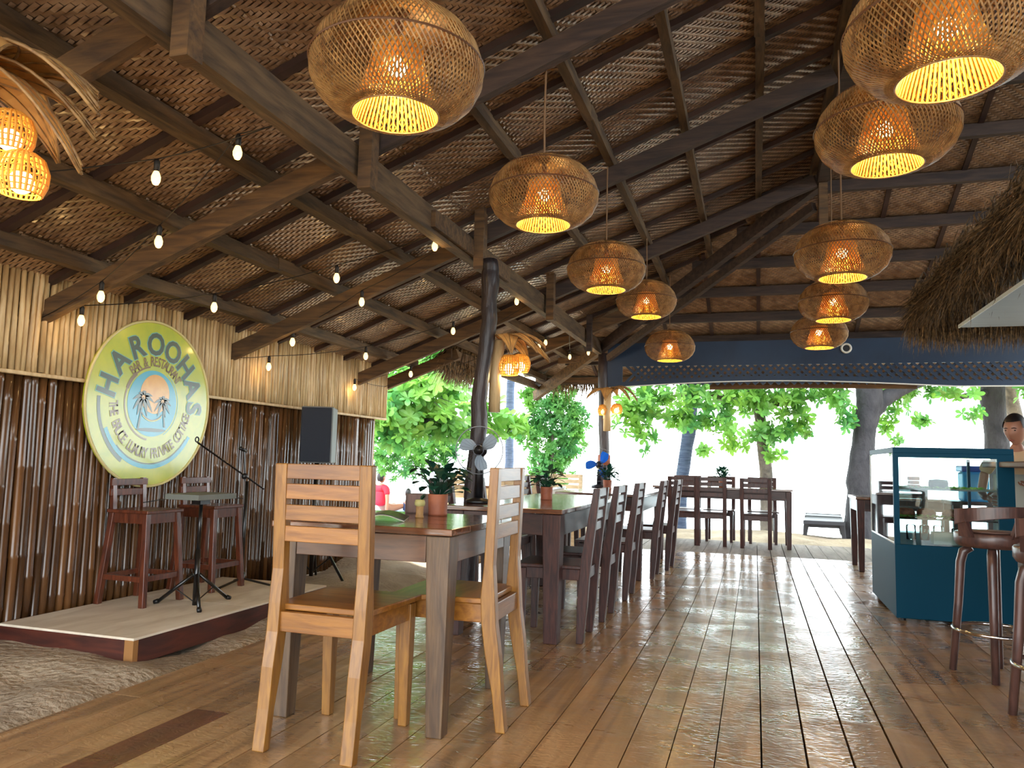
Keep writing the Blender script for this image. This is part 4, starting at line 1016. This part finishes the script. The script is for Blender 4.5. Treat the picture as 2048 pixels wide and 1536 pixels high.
# ------------------------------------------------------------------ people
def skin_body(name, nodes, edges, m, parent, root_i=0, sub=2):
    me = bpy.data.meshes.new(name); bm = bmesh.new(); lay = bm.verts.layers.skin.verify()
    vs = [bm.verts.new(p[:3]) for p in nodes]
    for v_, p in zip(vs, nodes):
        rr = p[3] if isinstance(p[3], tuple) else (p[3], p[3]); v_[lay].radius = rr; v_[lay].use_root = False
    vs[root_i][lay].use_root = True
    for a, b_ in edges: bm.edges.new((vs[a], vs[b_]))
    bm.to_mesh(me); bm.free(); me.materials.append(M[m] if isinstance(m, str) else m)
    for p in me.polygons: p.use_smooth = True
    o = bpy.data.objects.new(name, me); COL.objects.link(o); o.parent = parent
    s_ = o.modifiers.new('skin', 'SKIN'); s_.use_smooth_shade = True
    ss_ = o.modifiers.new('sub', 'SUBSURF'); ss_.levels = sub; ss_.render_levels = sub
    return o
def head(parent, c, s, yaw_, pitch_=0, hair_back=True):
    """head facing local -Y before rotation"""
    m_ = MB(); nu, nv = 28, 20; vs = []
    for i in range(nv+1):
        ph = math.pi*i/nv; z = -math.cos(ph); rr = math.sin(ph)
        for k in range(nu):
            a = 2*math.pi*k/nu; x = rr*math.cos(a); y = rr*math.sin(a)
            X, Y, Z = x*.075, y*.095, z*.115
            if z < 0: X *= 1+.28*z; Y = Y*(1+.12*z) if y < 0 else Y*(1+.42*z)
            if y < 0:      # face
                fx = abs(x)
                if fx < .3 and -.35 < z < .12: Y -= .016*math.exp(-(fx/.12)**2)*max(0, 1-abs(z+.2)/.3)       # nose
                if .15 < fx < .62 and .0 < z < .3: Y += .007*math.exp(-((fx-.36)/.15)**2-((z-.12)/.1)**2)          # eye sockets
                if fx < .35 and -.62 < z < -.42: Y -= .004*math.exp(-(fx/.2)**2)
                if fx < .3 and z < -.8: Y -= .008
            vs.append((X, Y, Z))
    f = [(i*nu+k, i*nu+(k+1) % nu, (i+1)*nu+(k+1) % nu, (i+1)*nu+k) for i in range(nv) for k in range(nu)]
    e = root('head_tmp'); bpy.data.objects.remove(e)
    mx = Matrix.Translation(c) @ Matrix.Rotation(yaw_, 4, 'Z') @ Matrix.Rotation(pitch_, 4, 'X') @ Matrix.Scale(s, 4)
    T = lambda mm: setattr(mm, 'v', [tuple(mx @ Vector(p)) for p in mm.v]) or mm
    m_.add(vs, f)
    for sg in (-1, 1): m_.ball((sg*.076, .008, -.005), .022, 8, 6, (.35, .7, 1.25))
    h_ = T(m_).build('head', 'skin', parent, smooth=True)
    hr = MB(); vs2 = []; 
    for i in range(nv+1):
        ph = math.pi*i/nv; z = -math.cos(ph); rr = math.sin(ph)
        for k in range(nu):
            a = 2*math.pi*k/nu; x = rr*math.cos(a); y = rr*math.sin(a)
            vs2.append((x*.083, y*.106+.004, max(-.075, z*.128)+.004))
    fh = []
    for i in range(nv):
        for k in range(nu):
            z = -math.cos(math.pi*(i+.5)/nv); a = 2*math.pi*(k+.5)/nu; y = math.sin(a)*math.sin(math.pi*(i+.5)/nv)
            if z > (.55 if y < -.35 else .2 if y < -.1 else -.25 if y < .2 else -.7): fh.append((i*nu+k, i*nu+(k+1) % nu, (i+1)*nu+(k+1) % nu, (i+1)*nu+k))
    hr.add(vs2, fh)
    if hair_back: hr.ball((0, .115, -.01), .036, 10, 8)
    T(hr).build('hair', 'hair', h_ if False else parent, smooth=True)
    for sg in (-1, 1): T(MB().ball((sg*.029, -.079, .014), .0085, 8, 6, (1.3, .6, .7))).build('eye', 'eye', parent, smooth=True)
    T(MB().ball((0, -.083, -.062), .014, 10, 6, (1.4, .5, .4))).build('mouth', 'lip', parent, smooth=True)
    for sg in (-1, 1): T(MB().tube([(sg*.015, -.089, .032), (sg*.03, -.088, .036), (sg*.044, -.08, .03)], .0028, 5)).build('eyebrow', 'hair', parent)
def hand(parent, p, d, sd_, s=1.0, curl=.5):
    """palm + five fingers; d forward, sd_ thumb side"""
    p = Vector(p); d = Vector(d).normalized(); sd_ = Vector(sd_); sd_ = (sd_-d*sd_.dot(d)).normalized(); n = d.cross(sd_)
    m_ = MB(); q = lambda a, b_, c_: tuple(p+d*a*s+sd_*b_*s+n*c_*s)
    m_.hexa([q(0, -.026, -.011), q(0, .028, -.011), q(.085, .038, -.01), q(.085, -.038, -.01), q(0, -.026, .011), q(0, .028, .011), q(.085, .038, .01), q(.085, -.038, .01)])
    for k, (b_, L_) in enumerate(((.029, .066), (.01, .074), (-.01, .07), (-.029, .054))):
        pts = [q(.075, b_, 0), q(.085+L_*.35, b_*1.08, -.006*curl), q(.085+L_*.7*(1-.15*curl), b_*1.12, -.03*curl), q(.085+L_*(1-.4*curl), b_*1.12, -.055*curl)]
        m_.tube(pts, [.0095*s, .009*s, .008*s, .0055*s], 7)
    m_.tube([q(.015, .02, 0), q(.045, .05, -.008), q(.075, .06, -.02)], [.012*s, .0105*s, .007*s], 7)
    o = m_.build('hand', 'skin', parent, smooth=True); b = o.modifiers.new('s', 'SUBSURF'); b.levels = 1; b.render_levels = 1
    return o
# woman behind the counter
pe = root('person', 'person in a beige top and pale apron standing behind the bar counter', 'person', (1.86, 6.62, 0))
F_ = R(-48)   # facing down-left towards the aisle
skin_body('body', [(0, 0, .74, (.13, .1)), (0, 0, .9, (.12, .09)), (0, -.01, 1.05, (.135, .095)), (0, -.01, 1.15, (.12, .08)), (0, -.015, 1.19, .05), (0, -.02, 1.26, .042),
                   (-.075, 0, .62, .085), (-.08, -.01, .36, .055), (-.085, 0, .08, .038), (-.09, -.09, .035, .034), (.075, 0, .62, .085), (.08, -.01, .36, .055), (.085, 0, .08, .038), (.09, -.09, .035, .034)],
          [(0, 1), (1, 2), (2, 3), (3, 4), (4, 5), (0, 6), (6, 7), (7, 8), (8, 9), (0, 10), (10, 11), (11, 12), (12, 13)], 'skin', pe)
skin_body('blouse', [(0, 0, .82, (.145, .115)), (0, 0, .95, (.14, .108)), (0, -.01, 1.07, (.155, .108)), (0, -.01, 1.15, (.12, .085)), (-.17, -.01, 1.13, .058), (-.22, -.05, 1.02, .05), (.17, -.01, 1.13, .058), (.22, -.04, 1.02, .05)],
          [(0, 1), (1, 2), (2, 3), (3, 4), (4, 5), (3, 6), (6, 7)], 'beige', pe)
skin_body('arm', [(-.21, -.04, 1.05, .036), (-.24, -.04, .88, .033), (-.16, -.2, .84, .024)], [(0, 1), (1, 2)], 'skin', pe)
skin_body('arm', [(.21, -.03, 1.05, .036), (.24, -.08, .92, .033), (.17, -.24, .95, .024)], [(0, 1), (1, 2)], 'skin', pe)
hand(pe, (-.155, -.205, .84), (.6, -.6, -.1), (0, -.1, 1)); hand(pe, (.17, -.25, .95), (-.3, -1, -.1), (-1, .1, .2))
m_ = MB(); vs = []
for i in range(11):
    z = .35+.67*i/10
    for k in range(9):
        a = R(-90-70+140*k/8); rr = .165+.02*(1-i/10); vs.append((rr*math.cos(a), rr*.86*math.sin(a), z))
m_.add(vs, [(i*9+k, i*9+k+1, (i+1)*9+k+1, (i+1)*9+k) for i in range(10) for k in range(8)])
ao = m_.build('apron', 'apron', pe, smooth=True); so = ao.modifiers.new('t', 'SOLIDIFY'); so.thickness = .006
skin_body('trousers', [(0, 0, .8, (.14, .108)), (-.078, 0, .6, .093), (-.082, -.01, .36, .068), (-.087, 0, .1, .055), (.078, 0, .6, .093), (.082, -.01, .36, .068), (.087, 0, .1, .055)], [(0, 1), (1, 2), (2, 3), (0, 4), (4, 5), (5, 6)], 'trouser', pe)
head(pe, (0, -.035, 1.345), .97, R(-8), R(14))
pe.rotation_euler = (0, 0, R(-32))
# people on the beach
def lounger(label, loc, rz, m, back=60):
    r_ = root('beach_lounger', label, 'lounger', loc, rz)
    def profile(pts, x0, x1, t): 
        mm = MB(); vs = []
        for y, z in pts: vs += [(x0, y, z-t), (x1, y, z-t), (x1, y, z), (x0, y, z)]
        n = len(pts); mm.add(vs, [(0, 1, 2, 3)]+[(i*4+k, i*4+(k+1) % 4, i*4+4+(k+1) % 4, i*4+4+k) for i in range(n-1) for k in range(4)]+[(n*4-1, n*4-2, n*4-3, n*4-4)]); return mm
    b_ = R(back)
    profile([(-.95, .3), (-.3, .31), (.25, .27), (.4, .3)], -.29, .29, .035).build('bed', m, r_, bev=.01)
    profile([(.4, .3), (.6, .3+.2*math.tan(b_)*.6), (.85, .3+.45*math.tan(b_)*.6)], -.28, .28, .03).build('back_panel', m, r_, bev=.01)
    for y in (-.8, .55):
        for sx in (-1, 1): MB().leg((sx*.29, y, 0), (sx*.25, y, .29), .05, .09, .07, .14).build('leg', m, r_, bev=.01)
        MB().bx(-.24, .24, y-.03, y+.03, .2, .28).build('cross_rail', m, r_)
    return r_
lounger('upturned dark grey plastic lounger alone on the beach crest right of the far table', (1.07, 13.9, -.09), R(-4), 'lounger_br', 4)
lounger('pale blue plastic lounger on the beach under the person in red', (-6.75, 13.5, -.27), R(160), 'lounger_pl', 35)
rp = root('person', 'person in a red T-shirt sitting on the beach with back turned', 'person', (-6.78, 13.35, .02))
skin_body('body', [(0, 0, .05, (.15, .11)), (0, .02, .22, (.13, .1)), (0, .03, .38, (.15, .1)), (0, .02, .46, (.1, .07)), (0, .02, .53, .05), (-.1, .25, .06, .075), (-.14, .5, .1, .05), (-.15, .62, -.22, .04), (-.15, .72, -.25, .035), (.1, .25, .06, .075), (.14, .5, .1, .05), (.15, .62, -.22, .04), (.15, .72, -.25, .035),
                   (-.19, .02, .42, .05), (-.23, .06, .2, .038), (-.16, .26, .1, .028), (.19, .02, .42, .05), (.24, .0, .2, .038), (.26, -.03, .0, .028)],
          [(0, 1), (1, 2), (2, 3), (3, 4), (0, 5), (5, 6), (6, 7), (7, 8), (0, 9), (9, 10), (10, 11), (11, 12), (3, 13), (13, 14), (14, 15), (3, 16), (16, 17), (17, 18)], 'skin', rp)
skin_body('shirt', [(0, 0, .08, (.17, .13)), (0, .02, .22, (.15, .118)), (0, .03, .38, (.17, .118)), (0, .02, .46, (.12, .08)), (-.18, .02, .42, .066), (-.22, .04, .3, .055), (.18, .02, .42, .066), (.225, .01, .3, .055)], [(0, 1), (1, 2), (2, 3), (3, 4), (4, 5), (3, 6), (6, 7)], 'red', rp)
hand(rp, (-.16, .26, .1), (.1, 1, 0), (1, 0, 0), .9); hand(rp, (.26, -.03, 0), (0, -.3, -1), (0, 1, 0), .9)
head(rp, (0, .03, .63), .9, R(180), R(-6), False)
rp.rotation_euler = (0, 0, R(-25))
kp = root('person', 'child in dark blue sitting on the sand beside the person in red', 'person', (-6.35, 13.7, -.08))
skin_body('body', [(0, 0, .05, (.1, .08)), (0, 0, .16, (.09, .07)), (0, 0, .26, (.1, .07)), (0, 0, .31, .04), (0, 0, .36, .034), (-.07, .16, .08, .05), (-.09, .3, -.02, .03), (-.1, .36, -.04, .026), (.07, .16, .08, .05), (.09, .3, -.02, .03), (.1, .36, -.04, .026), (-.13, .02, .25, .032), (-.13, .16, .14, .02), (.13, .02, .25, .032), (.13, .16, .14, .02)],
          [(0, 1), (1, 2), (2, 3), (3, 4), (0, 5), (5, 6), (6, 7), (0, 8), (8, 9), (9, 10), (2, 11), (11, 12), (2, 13), (13, 14)], 'skin', kp)
skin_body('shirt', [(0, 0, .05, (.115, .095)), (0, 0, .16, (.105, .085)), (0, 0, .26, (.115, .082)), (-.13, .02, .25, .042), (.13, .02, .25, .042)], [(0, 1), (1, 2), (2, 3), (2, 4)], 'trouser', kp)
hand(kp, (-.13, .16, .14), (0, 1, 0), (1, 0, 0), .6); hand(kp, (.13, .16, .14), (0, 1, 0), (-1, 0, 0), .6)
head(kp, (0, .0, .44), .72, R(200), 0, False); kp.rotation_euler = (0, 0, R(-20))

# ------------------------------------------------------------------ trees
LEAFV = []
for k in range(4):
    v, f = leafv(.17, .042, (0, 0, 0), (1, 0, .1), (0, 0, 1), .15+.12*k, True); m_ = MB(); m_.add(v, f); LEAFV.append(m_.mesh('leaf', 'leaf'))
def rosette(q, c_, L_, wk):
    out = []; ax = Vector((q.uniform(-1, 1), q.uniform(-1, 1), q.uniform(-.2, 1.2))).normalized()
    e1 = ax.cross(Vector((.3, .7, .2))).normalized(); e2 = ax.cross(e1); n = q.randint(5, 8)
    for k in range(n):
        a = 6.283*k/n+q.uniform(-.2, .2); d = (e1*math.cos(a)+e2*math.sin(a)+ax*q.uniform(.0, .6)).normalized()
        out.append((Vector(c_), d, ax, L_*q.uniform(.7, 1.15)))
    return out
def crown(tree, blobs, dens, L_, m, seed, nparts, wk=.25):
    q = random.Random(seed); leaves = []; tw = MB()
    for (x, y, z, rx, rz_) in blobs:
        n = int(dens*rx*rz_*4)
        for _ in range(n):
            while True:
                u = Vector((q.uniform(-1, 1), q.uniform(-1, 1), q.uniform(-1, 1)))
                if u.length < 1: break
            u = u*(.45+.55*u.length)
            c_ = (x+u.x*rx, y+u.y*max(rx, rz_)*.8, z+u.z*rz_); ro = rosette(q, c_, L_, wk); leaves += ro
            if q.random() < .5:
                e = Vector((x, y, z+.1)); tw.tube([e*.55+Vector(c_)*.45, c_], [.006, .003], 3, False)
    leaves.sort(key=lambda t: t[0].y)
    step = max(1, len(leaves)//max(1, nparts)) if nparts else 0
    rest = MB()
    for i, (p, d, ax, l_) in enumerate(leaves):
        if nparts and i % step == 0 and i//step < nparts:
            s_ = d.cross(ax).normalized(); u = s_.cross(d)
            o = put('leaf', LEAFV[i % 4], tree); o.matrix_local = Matrix.Translation(p) @ Matrix(((d.x, -s_.x, u.x), (d.y, -s_.y, u.y), (d.z, -s_.z, u.z))).to_4x4() @ Matrix.Scale(l_/.17, 4)
        else:
            v, f = leafv(l_, l_*wk, p, d, ax, q.uniform(.05, .45), wk > .24); rest.add(v, f)
    o = rest.build('foliage', m, tree); o['kind'] = 'stuff'
    if tw.v: tw.build('twigs', 'trunk', tree)['kind'] = 'stuff'
def trunk(name, tree, pts, rad, m='trunk', n=12):
    pp = []; rr = []; r_ = random.Random(len(pts)*7)
    for i in range(len(pts)-1):
        for k in range(5):
            t = k/5; pp.append([pts[i][j]*(1-t)+pts[i+1][j]*t+(r_.uniform(-.012, .012) if j < 2 else 0) for j in range(3)]); rr.append((rad[i]*(1-t)+rad[i+1]*t)*r_.uniform(.95, 1.06))
    pp.append(pts[-1]); rr.append(rad[-1]); return MB().tube(pp, rr, n).build(name, m, tree, smooth=True)
T1 = root('beach_almond_tree', 'broad-leaved green tree beyond the end of the bamboo wall', 'tree')
trunk('trunk', T1, [(-5.9, 10.6, -.1), (-5.7, 10.5, .9), (-5.4, 10.4, 1.6), (-5.2, 10.3, 2.6)], [.14, .12, .1, .07])
trunk('branch', T1, [(-5.5, 10.4, 1.45), (-4.7, 10.2, 1.56), (-4.1, 10.6, 1.6)], [.06, .045, .02])
trunk('branch', T1, [(-5.3, 10.4, 1.9), (-4.6, 10.3, 2.0), (-4.0, 10.9, 2.1)], [.05, .035, .015])
crown(T1, [(-4.95, 9.92, 2.05, .57, .36), (-4.47, 10.09, 1.86, .64, .43), (-4.3, 10.5, 2.25, .3, .25), (-4.88, 10.0, 1.49, .5, .43), (-4.47, 10.66, 1.5, .52, .3), (-3.9, 11.0, 1.7, .35, .36), (-4.85, 9.45, 1.7, .27, .3), (-3.55, 11.4, 1.55, .25, .2), (-4.6, 10.4, 2.5, .35, .2)], 80, .17, 'leaf', 1, 200)
T2_ = root('fine_leaved_tree', 'fine-leaved pale green tree low behind the broad-leaved one', 'tree')
trunk('trunk', T2_, [(-6.9, 12.0, -.1), (-6.4, 11.9, .6), (-5.9, 11.8, 1.1)], [.07, .05, .03])
crown(T2_, [(-5.75, 11.5, 1.0, .5, .36), (-5.2, 11.6, .98, .45, .32), (-5.6, 11.9, 1.4, .6, .34), (-4.8, 11.7, 1.15, .4, .25), (-4.7, 11.4, 1.3, .35, .2)], 180, .085, 'leaf_fine', 2, 0, .22)
T3 = root('slender_bush', 'airy green shrub tree between the crooked post and the far post', 'tree')
trunk('trunk', T3, [(-3.75, 14.4, -.25), (-3.8, 14.5, .5), (-3.7, 14.5, 1.3), (-3.8, 14.5, 2.2)], [.05, .04, .03, .015], 'trunk_pale', 8)
trunk('branch', T3, [(-3.8, 14.5, .4), (-3.5, 14.6, .9), (-3.3, 14.6, 1.6)], [.03, .022, .01], 'trunk_pale', 8)
trunk('branch', T3, [(-3.8, 14.5, .5), (-4.05, 14.5, 1.2), (-4.1, 14.4, 2.0)], [.03, .02, .01], 'trunk_pale', 8)
crown(T3, [(-3.7, 14.52, 2.2, .42, .44), (-4.07, 14.46, 1.63, .44, .44), (-3.52, 14.65, 1.45, .44, .44), (-3.8, 14.61, .96, .5, .44), (-3.33, 14.67, 1.84, .29, .39), (-4.16, 14.36, 2.25, .2, .25), (-3.89, 14.62, .58, .45, .27)], 210, .1, 'leaf_fine', 3, 0, .26)
T4 = root('beach_almond_tree', 'broad-leaved tree with a slim pale trunk behind the far table', 'tree')
trunk('trunk', T4, [(.2, 14.0, -.3), (.18, 14.09, .81), (.12, 14.0, 1.57), (.04, 13.9, 2.25), (.09, 13.84, 3.1)], [.13, .115, .1, .085, .06], 'trunk_pale')
trunk('branch', T4, [(.05, 13.9, 2.1), (-.8, 13.4, 2.25), (-1.7, 12.8, 2.1)], [.05, .035, .015], 'trunk_pale')
trunk('branch', T4, [(.05, 13.9, 2.0), (.6, 13.8, 2.15), (1.1, 13.5, 2.2)], [.05, .035, .015], 'trunk_pale')
crown(T4, [(-1.93, 12.47, 1.89, .32, .4), (-1.46, 12.6, 2.06, .48, .32), (-1.7, 12.59, 1.5, .18, .3), (-.88, 13.3, 2.2, .5, .27), (-.24, 13.51, 2.14, .5, .32), (.4, 13.71, 2.15, .5, .36), (-.64, 13.42, 1.75, .32, .22), (-.31, 13.13, 1.45, .2, .2), (.24, 13.73, 1.6, .38, .24), (.72, 13.85, 1.8, .25, .3), (1.0, 13.37, 2.21, .4, .2), (-1.04, 13.29, 1.8, .4, .2), (.31, 13.36, 1.19, .15, .1), (-.8, 13.0, 1.28, .1, .14)], 80, .14, 'leaf', 4, 260)
T5 = root('beach_almond_tree', 'thick dark forked trunk with thin hanging leaves left of the display case', 'tree')
trunk('trunk', T5, [(1.56, 13.4, -.4), (1.55, 13.4, .3), (1.57, 13.37, .94), (1.66, 13.3, 1.7), (1.72, 13.28, 2.12), (1.68, 13.2, 2.95)], [.26, .2, .19, .17, .2, .15])
trunk('branch', T5, [(1.72, 13.28, 1.85), (1.95, 13.32, 2.15), (2.3, 13.4, 2.35), (2.9, 13.5, 2.6)], [.12, .12, .1, .07])
crown(T5, [(1.33, 12.95, 2.09, .23, .3), (2.16, 13.74, 2.16, .3, .28), (2.54, 13.84, 2.33, .48, .15), (2.08, 13.75, 1.78, .24, .22), (2.46, 13.87, 1.8, .32, .1), (2.19, 13.82, 1.47, .1, .15), (3.13, 14.55, 2.31, .25, .1), (1.4, 13.02, 1.71, .16, .16)], 70, .13, 'leaf', 5, 120)
T6 = root('smooth_trunk_tree', 'tree with a smooth grey trunk behind the person at the bar', 'tree')
trunk('trunk', T6, [(4.25, 16.1, -.7), (4.2, 16.03, 1.2), (4.1, 15.89, 2.51), (4.07, 15.76, 3.68)], [.24, .21, .2, .18])
trunk('branch', T6, [(4.1, 15.9, 2.5), (3.5, 15.4, 2.35), (2.9, 14.9, 2.4)], [.06, .05, .02])
crown(T6, [(3.45, 14.68, 2.02, .21, .15), (3.6, 15.0, 2.5, .4, .15), (4.58, 15.5, 2.35, .25, .18)], 50, .14, 'leaf', 6, 0)
T7 = root('slim_trunk_tree', 'slimmer brown trunk right of the smooth grey one', 'tree')
trunk('trunk', T7, [(5.35, 18.5, -.9), (5.3, 18.48, 1.51), (5.03, 18.28, 2.63), (4.94, 18.1, 4.0)], [.18, .16, .15, .12], 'trunk_pale')
T8 = root('coconut_trunk', 'straight bluish coconut palm trunk right of the crooked post', 'tree')
trunk('trunk', T8, [(-6.42, 20.3, -1.1), (-6.38, 20.17, .5), (-6.35, 20.03, 1.99), (-6.31, 19.88, 4.2)], [.16, .125, .12, .11], 'palm_trunk')
T9 = root('coconut_trunk', 'bluish coconut palm trunk behind the left half of the far table', 'tree')
trunk('trunk', T9, [(-1.4, 15.0, -.4), (-1.35, 14.9, .61), (-1.18, 14.85, 1.59), (-1.11, 14.78, 2.43), (-1.06, 14.67, 3.64)], [.15, .125, .12, .11, .1], 'palm_trunk')

# the crowns above, out over the deck end and the beach crest
for T_, sd_, xs_ in ((T1, 21, (-9, -4)), (T4, 22, (-3.5, .8)), (T5, 23, (.8, 4.0)), (T6, 24, (4.2, 8.5))):
    q = random.Random(sd_); cm = MB()
    for _ in range(2600):
        p = (q.uniform(*xs_), q.uniform(12.3, 17.5), q.uniform(3.3, 5.0)); az = q.uniform(0, 6.28)
        v, f = leafv(.42, .13, p, (math.cos(az), math.sin(az), q.uniform(-.5, .3)), (0, 0, 1), .2, True); cm.add(v, f)
    o = cm.build('crown_top', 'leaf', T_); o['kind'] = 'stuff'
